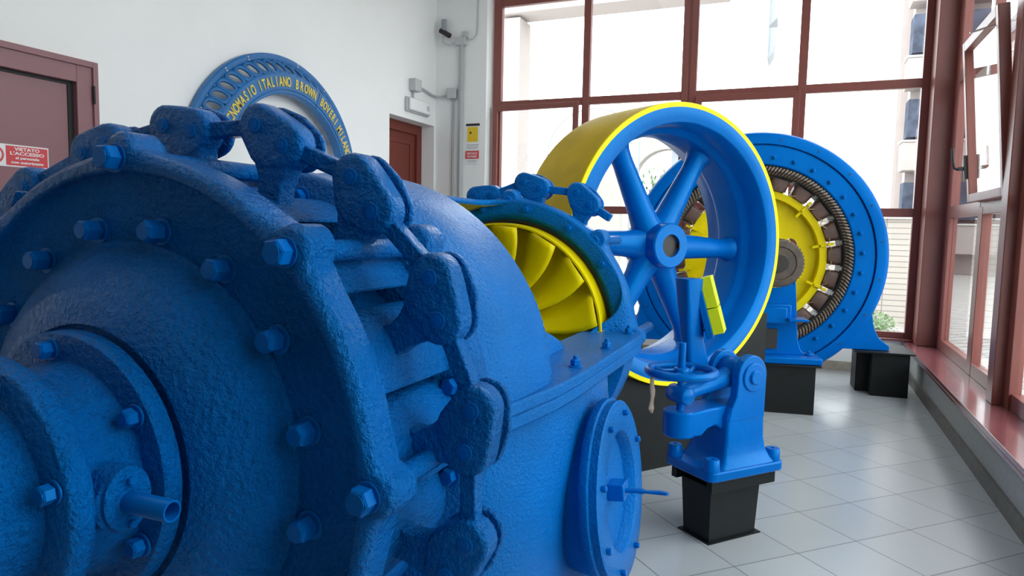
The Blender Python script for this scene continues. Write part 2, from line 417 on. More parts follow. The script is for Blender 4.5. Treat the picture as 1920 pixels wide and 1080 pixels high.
# ---- door 1 (mauve steel door on the left)
D1 = empty('door_1', (-3.8, 2.2, 0), kind='structure')
m = MB(); m.box((-3.8, 2.685, 0), (-3.755, 2.806, 2.133)); m.box((-3.8, 1.45, 2.006), (-3.755, 2.685, 2.133)); m.box((-3.8, 1.33, 0), (-3.755, 1.45, 2.133)); m.build('door_frame', 'door', D1, bevel=.003)
m = MB(); m.box((-3.755, 2.775, 0), (-3.742, 2.806, 2.133)); m.box((-3.755, 1.33, 2.1), (-3.742, 2.775, 2.133)); m.build('frame_lip', 'door', D1, bevel=.002)
m = MB(); m.box((-3.81, 1.46, .01), (-3.795, 2.655, 1.99)); m.build('door_leaf', 'door', D1, bevel=.002)
m = MB(); m.box((-3.8, 2.655, .01), (-3.79, 2.685, 2.006)); m.box((-3.8, 1.45, 1.99), (-3.79, 2.655, 2.006)); m.build('door_gap_seal', 'rubber', D1)
m = MB(); m.cyl((-3.745, 2.778, 1.90), (-3.745, 2.778, 2.00), .008, n=10); m.build('hinge', 'rubber', D1)
# ---- door 2 (recessed red-brown door)
D2 = empty('door_2', (-3.96, 6.4, 0), kind='structure')
m = MB(); m.box((-4.02, 6.72, 0), (-3.955, 6.82, 2.345)); m.box((-4.02, 5.92, 0), (-3.955, 6.02, 2.345)); m.box((-4.02, 6.02, 2.24), (-3.955, 6.72, 2.345)); m.build('door_frame', 'door2', D2, bevel=.004)
m = MB(); m.box((-4.03, 6.02, 0), (-3.98, 6.72, 2.24)); m.build('door_leaf', 'door2', D2, bevel=.003)
m = MB(); m.box((-3.98, 6.60, .1), (-3.972, 6.64, 2.16)); m.box((-3.98, 6.1, 2.12), (-3.972, 6.60, 2.16)); m.box((-3.98, 6.1, .1), (-3.972, 6.14, 2.12)); m.build('door_moulding', 'door2', D2, bevel=.002)

# ================================================================== TURBINE
TS = .88
MT = Matrix(((TS, 0, 0, -1.1), (0, 0, TS, 0), (0, TS, 0, .84), (0, 0, 0, 1)))   # local (X, up, axial)
T = empty('francis_turbine', (-1.1, 1.9, 0), 'large blue cast iron turbine with bolted domed cover and a ring of linked levers', 'turbine')
def pol(r, th, z): return (r * cos(th), r * sin(th), z)
# front cover plate with raised lip and ears
EAR = [rad(45 * k) for k in range(8)]
def rim_poly(R, er, ea, n=360):
    pts = []
    for i in range(n):
        t = 2 * pi * i / n; r = R
        for e in EAR:
            d = (t - e + pi) % (2 * pi) - pi
            # ear circle centred at ea radius
            disc = er * er - (ea * sin(d)) ** 2
            if abs(d) < .5 and disc > 0: r = max(r, ea * cos(d) + sqrt(disc))
            # fillet flank
            f = R + .020 * math.exp(-(d / .10) ** 2); r = max(r, min(f, r + .012) if disc <= 0 else r)
        pts.append((r * cos(t), r * sin(t)))
    return pts
m = MB(MT)
outer = rim_poly(.596, .043, .598)
def ring_loft(mb, polys, close=True):
    """polys: list of (poly, z) all the same length"""
    V = [[mb.v((x, y, z)) for x, y in p] for p, z in polys]
    n = len(V[0])
    K = len(V)
    for a in range(K if close else K - 1):
        for i in range(n): mb.f([V[a][i], V[a][(i + 1) % n], V[(a + 1) % K][(i + 1) % n], V[(a + 1) % K][i]])
def sc(poly, d):
    out = []
    for x, y in poly:
        r = hypot(x, y); out.append((x * (r + d) / r, y * (r + d) / r))
    return out
circ = lambda r, n=360: [(r * cos(2 * pi * i / n), r * sin(2 * pi * i / n)) for i in range(n)]
ring_loft(m, [(circ(.40), .995), (circ(.555), .995), (circ(.558), .992), (circ(.560), .974), (circ(.565), .969), (sc(outer, -.014), .970), (sc(outer, -.004), .978), (outer, .985), (outer, 1.045), (sc(outer, -.008), 1.055), (circ(.40), 1.055)])
COVER = m.build('cover_plate', 'blue_rough', T, ang=50)
m = MB(MT)
m.lathe([(.30, .99), (.424, 1.0), (.424, .988), (.418, .985), (.412, .984), (.402, .966), (.375, .938), (.335, .910), (.30, .895), (.267, .888), (.262, .897), (.20, .897), (.20, .99)], 96, closed=True)
m.build('domed_cover', 'blue_rough', T, ang=60)
for k in range(16):
    th = rad(11.5 + 22.5 * k); m = MB(MT); m.hexbolt(pol(.452, th, .996), (0, 0, -1), .0225, .037, 1.25, .004); m.build('cover_bolt', 'blue', T)
# bearing housing: hub flange, neck, end flange, end cap
m = MB(MT)
m.lathe([(.10, .90), (.252, .886), (.258, .880), (.258, .856), (.252, .848), (.205, .846), (.200, .835), (.193, .80), (.192, .76), (.197, .742), (.212, .738), (.232, .735), (.236, .728), (.236, .700), (.230, .693), (.178, .69), (.172, .68), (.168, .64), (.160, .605), (.14, .59), (.0001, .585), (.0001, .90)], 72)
BH = m.build('bearing_housing', 'blue_rough', T, ang=50)
for a in (97, 33, -29, -90, 157, -150):
    m = MB(MT); m.hexbolt(pol(.225, rad(a), .846), (0, 0, -1), .017, .022, 1.3, .004); m.build('housing_bolt', 'blue', T)
for a in (12, 72, 132, 192, 252, 312):
    m = MB(MT); m.hexbolt(pol(.205, rad(a), .691), (0, 0, -1), .016, .02, 1.3, .004); m.build('housing_bolt', 'blue', T)
m = MB(MT); m.cyl((.185, .0, .785), (.235, .0, .785), .052, n=28, bev=.004); m.cyl((.2, .005, .785), (.246, .005, .785), .044, n=28, bev=.003, sx=1.25)
PF = m.build('pipe_flange', 'blue_rough', T)
for zz in (.037, -.036):
    m = MB(MT); m.hexbolt((.246, zz, .785), (1, 0, 0), .008, .008, 1.3, .002); m.build('bolt', 'blue', PF)
m = MB(MT @ m.frame((.24, .0, .785), (1, .0, 0.02)))
m.lathe([(.0185, 0), (.0185, .098), (.0175, .1), (.0148, .1), (.0142, .098), (.0142, 0)], 28)
m.build('pipe_stub', 'blue', T)
# tie rods with nuts
def tie_rods(z0, z1, nut, name='tie_rod'):
    for e in EAR:
        m = MB(MT); c, s_ = .586 * cos(e), .586 * sin(e)
        m.tube([(c, s_, z0), (c, s_, (z0 + z1) / 2), (c, s_, z1)], .0215, 16)
        R = m.build(name, 'blue_rough', T)
        m = MB(MT); m.hexbolt((c, s_, nut), (0, 0, -1), .0255, .03, 1.15, .003); m.build('nut', 'blue', R)
tie_rods(1.05, 1.40, .968)
# stay ring behind the levers
out2 = rim_poly(.600, .045, .600)
m = MB(MT)
ring_loft(m, [(circ(.40), 1.385), (sc(out2, -.01), 1.385), (out2, 1.395), (out2, 1.455), (sc(out2, -.01), 1.465), (circ(.40), 1.465)])
m.build('stay_ring', 'blue_rough', T, ang=50)
m = MB(MT)
m.lathe([(.43, 1.05), (.445, 1.2), (.45, 1.39), (.42, 1.39), (.41, 1.05)], 72, closed=True); m.build('inner_ring', 'blue_rough', T)
for k in range(16):
    th = rad(11 + 22.5 * k); m = MB(MT); m.hexbolt(pol(.54, th, 1.386), (0, 0, -1), .020, .02, 1.3, .004); m.build('ring_bolt', 'blue', T)
# guide vanes + levers + links
def vane_poly():
    up = []; lo = []
    for i in range(13):
        x = i / 12; t = .028 * (sqrt(x) * (1 - x) * 2.6) + .003; c = .018 * sin(pi * x)
        up.append((-.10 + .20 * x, c + t)); lo.append((-.10 + .20 * x, c - t * .6))
    return up + lo[::-1]
VP = vane_poly()
PH = 6.0
PINA, PINB = (-.041, .690), (.041, .668)
def lever_frame(th): # local (t clockwise, r, axial) -> turbine local
    return Matrix(((sin(th), cos(th), 0, 0), (-cos(th), sin(th), 0, 0), (0, 0, 1, 0), (0, 0, 0, 1)))
def set_of_levers(zc, ks, vane=True, dr={}, mt='blue_rough'):
    for k in ks:
        th = rad(PH + 22.5 * k)
        ML = MT @ lever_frame(th) @ Matrix.Translation((0, dr.get(k % 16, 0), zc))
        if vane:
            m = MB(ML); tilt = Matrix.Translation((.03, .505, 0)) @ Matrix.Rotation(rad(14), 4, 'Z')
            m.prism(VP, -.15, .172, M=tilt); V = m.build('guide_vane', mt, T, ang=50)
        pad = hull(ngon(*PINA, .049, 20) + ngon(*PINB, .051, 20) + ngon(0, .668, .062, 20))
        m = MB(ML)
        e = .030
        inn = lambda p, s_: [((x) * s_, .676 + (y - .676) * s_) for x, y in p]
        ring_ = [(inn(pad, .90), -e), (inn(pad, .97), -e + .005), (pad, -e + .014), (pad, e - .012), (inn(pad, .95), e - .004), (inn(pad, .9), e)]
        V_ = [[m.v((x, y, z)) for x, y in p] for p, z in ring_]
        n = len(pad)
        for a in range(len(V_) - 1):
            for i in range(n): m.f([V_[a][i], V_[a][(i + 1) % n], V_[a + 1][(i + 1) % n], V_[a + 1][i]])
        m.f(V_[0][::-1]); m.f(V_[-1])
        arm = [(-.045, .66), (-.030, .625), (-.006, .59), (.002, .56), (-.008, .53), (-.03, .505), (-.03, .42), (.105, .42), (.105, .49), (.078, .52), (.064, .55), (.060, .58), (.066, .62), (.075, .65)]
        m.prism(arm, -.027, .024)
        m.cyl((.035, .505, -.03), (.035, .505, .03), .05, n=24, bev=.01)
        LV = m.build('lever', mt, T, bevel=.007, ang=50)
        for p in (PINA, PINB):
            m = MB(ML); m.cyl((p[0], p[1], -e - .002), (p[0], p[1], -e + .004), .0175, n=18, bev=.0015); m.cyl((p[0], p[1], -e - .0045), (p[0], p[1], -e), .009, n=14); m.build('pin', 'blue', LV)
        big = hull(ngon(*PINA, .050, 20) + ngon(*PINB, .052, 20) + ngon(0, .672, .065, 20))
        m = MB(ML); m.prism(big, e + .013, e + .027); m.prism(ngon(0, .672, .03, 16), e - .002, e + .014); m.build('back_plate', mt, LV, bevel=.004)
        # link to the next lever clockwise
        th2 = rad(PH + 22.5 * (k - 1))
        a = lever_frame(th) @ Vector((PINB[0], PINB[1] + dr.get(k % 16, 0), 0)); c = lever_frame(th2) @ Vector((PINA[0], PINA[1] + dr.get((k - 1) % 16, 0), 0))
        if k - 1 not in ks and len(ks) < 16: c = a + (c - a) * .62
        m = MB(MT @ Matrix.Translation((0, 0, zc))); d = (c - a)
        m.cyl(a, c, .025, n=4, rot=pi / 4, sx=1.0); m.build('link', mt, T, bevel=.004)
set_of_levers(1.205, range(16), dr={5: .045, 6: .15, 7: .08})
# casing shell with the sight opening
ya_, yb_ = 1.46, 2.93
YC = 2.40
def Rcase(y): return sum(rc0(y + d) for d in (-.04, -.02, 0, .02, .04)) / 5
def rc0(y): return interp([(1.46, .565), (1.49, .575), (1.56, .600), (1.64, .613), (1.80, .617), (2.0, .612), (2.3, .605), (2.75, .60), (2.93, .592)], y)
def openw(th):   # 0..1 inside the opening
    d = math.degrees(th)
    return smooth((d - 2) / 27) * smooth((101 - d) / 12)
def y1(th): return YC - (YC - 1.94) * openw(th)
def y2(th): return YC + (2.926 - YC) * openw(th)**.06
def shell_pt(th, y, front):
    r = Rcase(y)
    g = openw(th)
    d = math.degrees(th)
    low = smooth((96 - d) / 14)
    r -= .135 * low * smooth((y - 1.84) / .15) * (1 if front else smooth((2.93 - y) / .10) * smooth((40 - d) / 20))
    return pol(r, th, y)
m = MB(MT)
TH = [rad(-2 + 184 * i / 184) for i in range(185)]
m.grid([[shell_pt(t, ya_ + (y1(t) - ya_) * j / 24, True) for j in range(25)] for t in TH])
m.grid([[shell_pt(t, y2(t) + (yb_ - y2(t)) * j / 10, False) for j in range(11)] for t in TH])
bmesh.ops.remove_doubles(m.bm, verts=m.bm.verts, dist=.0008)
m.bm.normal_update()
nf = sum(1 for f in m.bm.faces if f.normal.dot(f.calc_center_median() - Vector((-1.1, f.calc_center_median().y, .84))) > 0)
if nf * 2 < len(m.bm.faces): bmesh.ops.reverse_faces(m.bm, faces=m.bm.faces)
CS = m.build('upper_casing', ['blue_cast', 'yellow'], T, ang=50, recalc=False, solid=.022)
# make sure the shell normals face outwards
def se_poly(ax, ay, cy, n=96, p=3.2):
    out = []
    for i in range(n):
        t = 2 * pi * i / n; c, s_ = cos(t), sin(t)
        out.append((ax * abs(c) ** (2 / p) * (1 if c > 0 else -1), cy + ay * abs(s_) ** (2 / p) * (1 if s_ > 0 else -1)))
    return out
MB2 = Matrix(((TS, 0, 0, -1.1), (0, TS, 0, 0), (0, 0, TS, .84), (0, 0, 0, 1)))   # (X, axial, up)
m = MB(MB2); V = []
for z, ax, ay in ((-.035, .60, .715), (-.10, .612, .72), (-.25, .625, .72), (-.45, .62, .70), (-.70, .60, .67), (-.88, .60, .66), (-.905, .66, .72), (-.92, .70, .76), (-.954, .70, .76)):
    V.append(([p for p in se_poly(ax, ay, 2.2)], z))
VV = [[m.v((x, y, z)) for x, y in p] for p, z in V]
for a in range(len(VV) - 1):
    for i in range(96): m.f([VV[a][i], VV[a][(i + 1) % 96], VV[a + 1][(i + 1) % 96], VV[a + 1][i]])
m.f(VV[0]); m.f(VV[-1])
LC = m.build('lower_casing', 'blue_cast', T, ang=50)
# split flange at mid height (two layers)
def fl_poly(d):
    pts = []
    for x, y in ((.40, 1.475), (.595, 1.475), (.618, 1.60), (.648, 1.80), (.660, 2.0), (.660, 2.86), (.64, 2.94), (.60, 2.965), (.40, 2.97)):
        pts.append((x + (d if x > .55 else 0), y))
    return pts
for s_ in (1, -1):
    m = MB(MB2)
    m.prism([(x * s_, y) for x, y in fl_poly(0)], -.006, .030)
    m.prism([(x * s_, y) for x, y in fl_poly(-.004)], -.045, -.006)
    m.build('split_flange', 'blue_cast', T, bevel=.006, ang=50)
for (x, y) in ((.63, 2.08), (.63, 2.46), (.62, 2.86), (.60, 1.62)):
    m = MB(MB2); m.hexbolt((x - .02, y, .030), (0, 0, 1), .017, .020, 1.3, .004, .012); m.build('flange_bolt', 'blue', T)
# rear ring with ears, cut open to show the runner
out3 = rim_poly(.598, .043, .602)
m = MB(MT)
ring_loft(m, [(circ(.500), 2.965), (circ(.503), 2.95), (circ(.522), 2.925), (circ(.530), 2.922), (circ(.582), 2.926), (circ(.588), 2.94), (sc(out3, -.012), 2.945), (sc(out3, -.003), 2.965), (out3, 3.01), (sc(out3, -.008), 3.02), (circ(.50), 3.02)])
m.build('rear_ring', 'blue_cast', T, ang=45)
for k in range(16):
    th = rad(12 + 22.5 * k); m = MB(MT); m.hexbolt(pol(.557, th, 2.925), (.0, 0, -1), .0135, .018, 1.3, .004); m.build('ring_bolt', 'blue', T)
tie_rods(3.0, 3.36, 2.965, 'rear_tie_rod')
PH = -4.5
set_of_levers(3.12, range(3, 11), vane=True, dr={5: -.03, 6: -.07, 7: -.05, 4: -.01}, mt='blue_cast')
# runner with sixteen overlapping blades
RU = MB(MT); RU.lathe([(.476, 2.845), (.484, 2.845), (.486, 2.86), (.486, 3.08), (.476, 3.08)], 120, closed=True)
RN = RU.build('runner_band', 'yellow', T, ang=50)
m = MB(MT); m.lathe([(.0001, 2.45), (.05, 2.46), (.10, 2.55), (.14, 2.78), (.2, 3.08), (.0001, 3.08)], 48); m.build('runner_crown', 'yellow', T)
NB = 15
for k in range(NB):
    e = rad(7 + 24 * k); m = MB(MT); P = []
    for i in range(15):
        u = i / 14; row = []
        for j in range(13):
            v = j / 12; r = .135 + (.474 - .135) * v
            th = e + rad(50) * u * (1 - .1 * v) - rad(5) * sin(pi * v)
            bulge = sin(pi * min(1, u * 1.25) * .5)
            z = 2.835 + .17 * u ** 1.2 - .035 * sin(pi * min(1, u * 2)) * v ** 2 - .04 * (1 - v)
            row.append(pol(r, th, z))
        P.append(row)
    m.grid(P); m.build('runner_blade', 'yellow', T, recalc=True, solid=.005, ang=60)
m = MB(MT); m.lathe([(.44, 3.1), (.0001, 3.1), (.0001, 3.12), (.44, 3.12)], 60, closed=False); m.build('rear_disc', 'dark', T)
m = MB(MT); m.lathe([(.490, 2.95), (.508, 2.95), (.508, 3.1), (.490, 3.1)], 90, closed=True); m.build('shadow_gap_ring', 'dark', T)  # dark ring stands in for the shade in the gap around the runner
# manhole nozzle, cover, handle
el = rad(6.17); nrm = Vector((cos(el), 0.0, sin(el)))
cM = Vector((.734, -.417, 2.261)); nl = Vector((cos(el), sin(el), 0.0))
MM_ = MT @ MB().frame(cM, nl)
m = MB(MM_); m.lathe([(.24, -.20), (.27, -.15), (.285, -.075), (.29, -.058), (.24, -.058)], 64); m.build('manhole_nozzle', 'blue_cast', T, ang=50)
m = MB(MM_); m.lathe([(.305, -.062), (.310, -.055), (.310, -.034), (.305, -.03), (.20, -.03), (.20, -.062)], 72, closed=True); m.build('manhole_flange', 'blue_cast', T, ang=50)
m = MB(MM_); m.lathe([(.30, -.062), (.300, -.028), (.303, -.004), (.297, 0), (.203, 0), (.198, -.004), (.188, -.042), (.0001, -.045), (.0001, -.062)], 72); MC = m.build('manhole_cover', 'blue_cast', T, ang=40)
m = MB(MM_); m.box((-.028, -.036, -.045), (.028, .036, .012)); m.build('handle_boss', 'blue', MC, bevel=.003)
# the handle sticks out with a slight droop
m = MB(MM_); m.tube([(0, 0, .0), (0, 0, .05), (.0, -.004, .085), (.0, -.004, .13), (0, -.012, .155)], [.012, .011, .008, .011, .008], 10, flat=.7); m.build('handle', 'blue', MC)
for k in range(8):
    a = rad(20 + 45 * k); m = MB(MM_); m.hexbolt((.262 * cos(a), .262 * sin(a), 0), (0, 0, 1), .011, .016, 0, 0); m.build('cover_bolt', 'blue', MC)

# ================================================================== FLYWHEEL
AZ = rad(-53); FC = Vector((-.549, 3.617, 1.171))
hF = Vector((cos(AZ), -sin(AZ), 0)); nF = Vector((sin(AZ), cos(AZ), 0))
def wheel_M(c, h, n): return Matrix(((h.x, 0, n.x, c.x), (h.y, 0, n.y, c.y), (0, 1, 0, c.z), (0, 0, 0, 1)))
MF = wheel_M(FC, hF, nF)
FL = empty('flywheel', (FC.x, FC.y, FC.z - .724), 'large six-spoked blue pulley wheel with a broad yellow rim, standing in a black cradle', 'flywheel')
m = MB(MF)
DW = .445
m.lathe([(.700, 0), (.630, .0), (.623, .006), (.612, .10), (.607, .125), (.585, .14), (.580, .16), (.580, .30), (.585, .32), (.607, .335), (.612, .35), (.625, DW - .005), (.632, DW), (.700, DW)], 128, closed=True)
RIM = m.build('rim', 'blue', FL, ang=50)
m = MB(MF)
prof = [(.700, .0005)] + [(.7245 + .0035 * sin(pi * i / 16), .004 + (DW - .008) * i / 16) for i in range(17)] + [(.700, DW - .0005)]
m.lathe([(.700, 0.0), (.722, -.001)] + prof[1:-1] + [(.722, DW + .001), (.700, DW)], 160, closed=True)
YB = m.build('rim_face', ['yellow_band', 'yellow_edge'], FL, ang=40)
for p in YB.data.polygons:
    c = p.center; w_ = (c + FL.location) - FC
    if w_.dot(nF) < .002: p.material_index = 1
m = MB(MF)
m.lathe([(.060, .095), (.112, .095), (.119, .102), (.123, .32), (.11, .36), (.060, .36)], 64, closed=True)
m.build('hub', 'blue', FL, ang=40)
m = MB(MF); m.cyl((0, 0, .115), (0, 0, .355), .0605, n=40); m.box((.055, -.014, .0965), (.074, .014, .2)); m.build('dark_bore_plug', 'dark', FL)  # solid dark plug added so the hub hole reads as shaded
for k in range(6):
    a = rad(60 * k - 2)
    m = MB(MF @ Matrix.Rotation(a, 4, 'Z')); P = []
    for r, wx, wy in ((.095, .098, .085), (.14, .078, .074), (.20, .070, .066), (.35, .062, .058), (.48, .055, .052), (.54, .058, .055), (.572, .070, .062), (.590, .09, .075)):
        P.append([(r, wx * cos(2 * pi * i / 24), .240 + wy * sin(2 * pi * i / 24)) for i in range(24)])
    m.grid(P, close_v=True); m.build('spoke', 'blue', FL, ang=60)
# cradle
m = MB(MF)
zt = -.382; zb = -1.171; Rc = .731
def cradle_poly():
    a0 = math.asin(zt / Rc); pts = []
    x1 = sqrt(Rc * Rc - zt * zt)
    for i in range(41):
        a = a0 - (pi + 2 * a0) * i / 40
        pts.append((Rc * cos(a), Rc * sin(a)))
    return pts
arc = cradle_poly()
for z0, z1 in ((.05, .07), (.37, .39)):
    top = [m.v((x, y, z0)) for x, y in arc]; top2 = [m.v((x, y, z1)) for x, y in arc]
    bot = [m.v((x * 1.0, zb, z0)) for x, y in arc]; bot2 = [m.v((x, zb, z1)) for x, y in arc]
    n = len(arc)
    for i in range(n - 1):
        m.f([top[i], top[i + 1], bot[i + 1], bot[i]]); m.f([top2[i], bot2[i], bot2[i + 1], top2[i + 1]])
    for sx_, i in ((1, 0), (-1, n - 1)):
        xe = .718 * sx_
        q = [m.v((xe, zt, z)) for z in (z0, z1)] + [m.v((xe, zb, z)) for z in (z1, z0)]
        m.f(q); m.f([top[i], q[0], q[3], bot[i]]); m.f([top2[i], q[1], q[2], bot2[i]]); m.f([top[i], top2[i], q[1], q[0]])
V0 = [m.v((x, y, .05)) for x, y in arc]; V1 = [m.v((x, y, .39)) for x, y in arc]
for i in range(len(arc) - 1): m.f([V0[i], V0[i + 1], V1[i + 1], V1[i]])
for s_ in (1, -1): m.box((min(.70 * s_, .718 * s_), zb, .07), (max(.70 * s_, .718 * s_), zt, .37))
CR = m.build('flywheel_cradle', 'black', None, ang=30)
tag(CR, 'tall black sheet steel cradle holding the yellow rimmed wheel off the floor', 'plinth')

# ================================================================== BRAKE STAND
cr = Vector((-.2794, 2.7853, 0)); a50 = rad(50)
uR = Vector((cos(a50), sin(a50), 0)); wR = Vector((-sin(a50), cos(a50), 0))
MR = Matrix(((uR.x, wR.x, 0, cr.x), (uR.y, wR.y, 0, cr.y), (0, 0, 1, 0), (0, 0, 0, 1)))
PC = MR @ Vector((.13, .07, 0))
PD = empty('brake_plinth', PC, 'small black tapered pedestal under the hand wheel brake, standing free on the tiles', 'plinth')
m = MB(MR)
bq = [(0, 0), (.252, 0), (.252, .15), (0, .15)]; tq = [(-.012, -.012), (.258, -.012), (.258, .16), (-.012, .16)]
m.prism(bq, .004, .235, top=tq); m.build('pedestal_box', 'black', PD, bevel=.002)
m = MB(MR); m.box((-.012, -.012, 0), (.275, .17, .005)); m.build('floor_plate', 'black', PD)
m = MB(MR); m.box((-.045, -.05, .228), (.30, -.02, .278)); m.box((-.045, .155, .228), (.30, .185, .278)); m.box((-.045, -.02, .268), (.30, .155, .278)); m.build('channel', 'black', PD, bevel=.001)
BK = empty('brake_stand', MR @ Vector((.137, .075, .279)), 'blue cast brake with horizontal hand wheel, pivoted lever and two lime yellow brake blocks', 'brake')
m = MB(MR)
def rrect(x0, y0, x1, y1, r, n=6):
    pts = []
    for cx, cy, a in ((x1 - r, y1 - r, 0), (x0 + r, y1 - r, pi / 2), (x0 + r, y0 + r, pi), (x1 - r, y0 + r, 3 * pi / 2)):
        for i in range(n + 1): pts.append((cx + r * cos(a + pi / 2 * i / n), cy + r * sin(a + pi / 2 * i / n)))
    return pts
m.prism(rrect(-.065, -.068, .335, .215, .03), .279, .318); m.build('base_plate', 'blue', BK, bevel=.006)
for x, y in ((-.035, -.035), (.300, -.03), (-.035, .18), (.30, .18)):
    m = MB(MR); m.lathe([(.008, .345), (.008, .366), (.026, .366), (.029, .362), (.031, .318), (.008, .318)], 20, c=(x, y)); m.build('bolt_boss', 'blue', BK)
# pillar body made by lofting rounded rectangles from the plate to the cheeks
def loft(mb, secs, cap=True):
    V = [[mb.v((x, y, z)) for x, y in p] for p, z in secs]; n = len(V[0])
    for a in range(len(V) - 1):
        for i in range(n): mb.f([V[a][i], V[a][(i + 1) % n], V[a + 1][(i + 1) % n], V[a + 1][i]])
    if cap: mb.f(V[0][::-1]); mb.f(V[-1])
m = MB(MR)
loft(m, [(rrect(-.0, -.055, .315, .20, .02), .316), (rrect(.022, -.045, .285, .19, .02), .335), (rrect(.035, -.035, .262, .18, .018), .37), (rrect(.042, -.032, .248, .175, .015), .42), (rrect(.045, -.03, .243, .172, .012), .52), (rrect(.06, -.03, .24, .17, .012), .555)])
m.build('pillar', 'blue', BK, ang=45)
MC_ = MR @ Matrix(((1, 0, 0, 0), (0, 0, 1, 0), (0, 1, 0, 0), (0, 0, 0, 1)))   # (u, z, w)
for w0, w1, nm in ((-.032, .008, 'cheek'), (.115, .150, 'cheek')):
    m = MB(MC_); arcp = [(.240, .50)] + [(.166 + .078 * cos(rad(a)), .672 + .088 * sin(rad(a))) for a in range(-10, 196, 10)] + [(.085, .60), (.06, .55), (.046, .50)]
    m.prism(arcp, w0, w1); m.build(nm, 'blue', BK, bevel=.005, ang=50)
m = MB(MC_); m.cyl((.17, .672, -.050), (.17, .672, .165), .028, n=28, bev=.004); m.cyl((.17, .672, -.040), (.17, .672, -.03), .058, n=32, bev=.004); m.build('pivot_shaft', 'blue', BK)
m = MB(MR)
m.tube([(.17, .062, .672), (.10, .062, .655), (.03, .060, .64), (-.06, .062, .622), (-.125, .062, .61)], [.055, .044, .036, .034, .045], 20, flat=.9)
m.cyl((-.125, .010, .61), (-.125, .112, .61), .036, n=24, bev=.006); m.cyl((.17, .01, .672), (.17, .112, .672), .066, n=28, bev=.005)
m.build('hand_lever', 'blue', BK, ang=50)
# lower bracket with spindle nut
m = MB(MC_); cpoly = [(.07, .56), (-.02, .555), (-.12, .545), (-.12, .45), (-.06, .45), (-.03, .475), (.01, .485), (.045, .465), (.07, .42)]
m.prism(cpoly, .0, .13); m.build('spindle_bracket', 'blue', BK, bevel=.008)
m = MB(MR); m.cyl((-.12, .065, .445), (-.12, .065, .548), .065, n=32, bev=.006); m.cyl((-.12, .065, .43), (-.12, .065, .462), .017, n=16); m.build('spindle_nut', 'blue', BK)
m = MB(MR); m.cyl((-.12, .065, .43), (-.12, .065, .815), .0145, n=18, bev=.002); m.build('spindle', 'blue', BK)
hw = Vector((-.12, .065, .70)); m = MB(MR)
m.tube([(hw.x + .128 * cos(2 * pi * i / 48), hw.y + .128 * sin(2 * pi * i / 48), hw.z) for i in range(48)], .0165, 12, closed=True)
m.cyl((hw.x, hw.y, .675), (hw.x, hw.y, .715), .030, n=24, bev=.004)
for k in range(4):
    a = rad(90 * k + 25); m.tube([(hw.x + .02 * cos(a), hw.y + .02 * sin(a), .69), (hw.x + .075 * cos(a), hw.y + .075 * sin(a), .685), (hw.x + .125 * cos(a), hw.y + .125 * sin(a), .70)], [.013, .011, .011], 10)
m.build('hand_wheel', 'blue', BK, ang=60)
# upright lever with brake shoe
m = MB(MR)
cy_ = .16
loft(m, [(rrect(-.02, cy_ - .03, .13, cy_ + .03, .02), .64), (rrect(-.015, cy_ - .028, .095, cy_ + .028, .02), .70), (rrect(-.03, cy_ - .028, .062, cy_ + .028, .02), .80), (rrect(-.05, cy_ - .040, .035, cy_ + .035, .015), .95), (rrect(-.065, cy_ - .045, .025, cy_ + .035, .012), 1.058)])
m.build('brake_arm', 'blue', BK, ang=50)
tl = rad(16)
Msh = MR @ Matrix.Translation((.035, cy_, .948)) @ Matrix.Rotation(tl, 4, 'Y') @ Matrix.Rotation(rad(0), 4, 'Z')
# shoe plate tilted in the u-z plane
Msh = MR @ Matrix.Translation((.075, cy_ - .015, .945)) @ Matrix.Rotation(rad(-48), 4, 'Z') @ Matrix.Rotation(-tl, 4, 'Y')
m = MB(Msh); m.box((-.028, -.068, -.128), (.0, .066, .118)); m.box((-.085, -.03, -.10), (-.02, .04, .11)); SH = m.build('brake_shoe', 'blue', BK, bevel=.003)
for z0, z1 in ((-.118, -.012), (-.008, .118)):
    m = MB(Msh); m.box((.0, -.062, z0), (.045, .06, z1)); m.build('brake_block', 'lime', SH, bevel=.002)
m = MB(Msh)
for z in (-.085, .08): m.cyl((-.034, -.03, z), (-.028, -.03, z), .005, n=10)
m.build('rivet', 'steel', SH)
# paper tag hanging from the hand wheel
m = MB(MR); bx = Vector((-.245, .085, 0))
pts = []
for i in range(9):
    z = .685 - .018 * i; wd = .010 if i < 3 else .012 + .002 * sin(i); wd = .003 if i == 8 else wd
    pts.append([(bx.x - wd, bx.y + .004 * sin(i * 1.1), z), (bx.x + .3 * wd, bx.y + .006 * sin(i * .9 + 1), z - .002), (bx.x + wd, bx.y + .004 * sin(i * 1.3), z)])
m.grid(pts); TG = m.build('paper_tag', 'paper', None, solid=.001, recalc=False)
tag(TG, 'crumpled brown paper strip hanging from the rim of the blue hand wheel', 'tag')

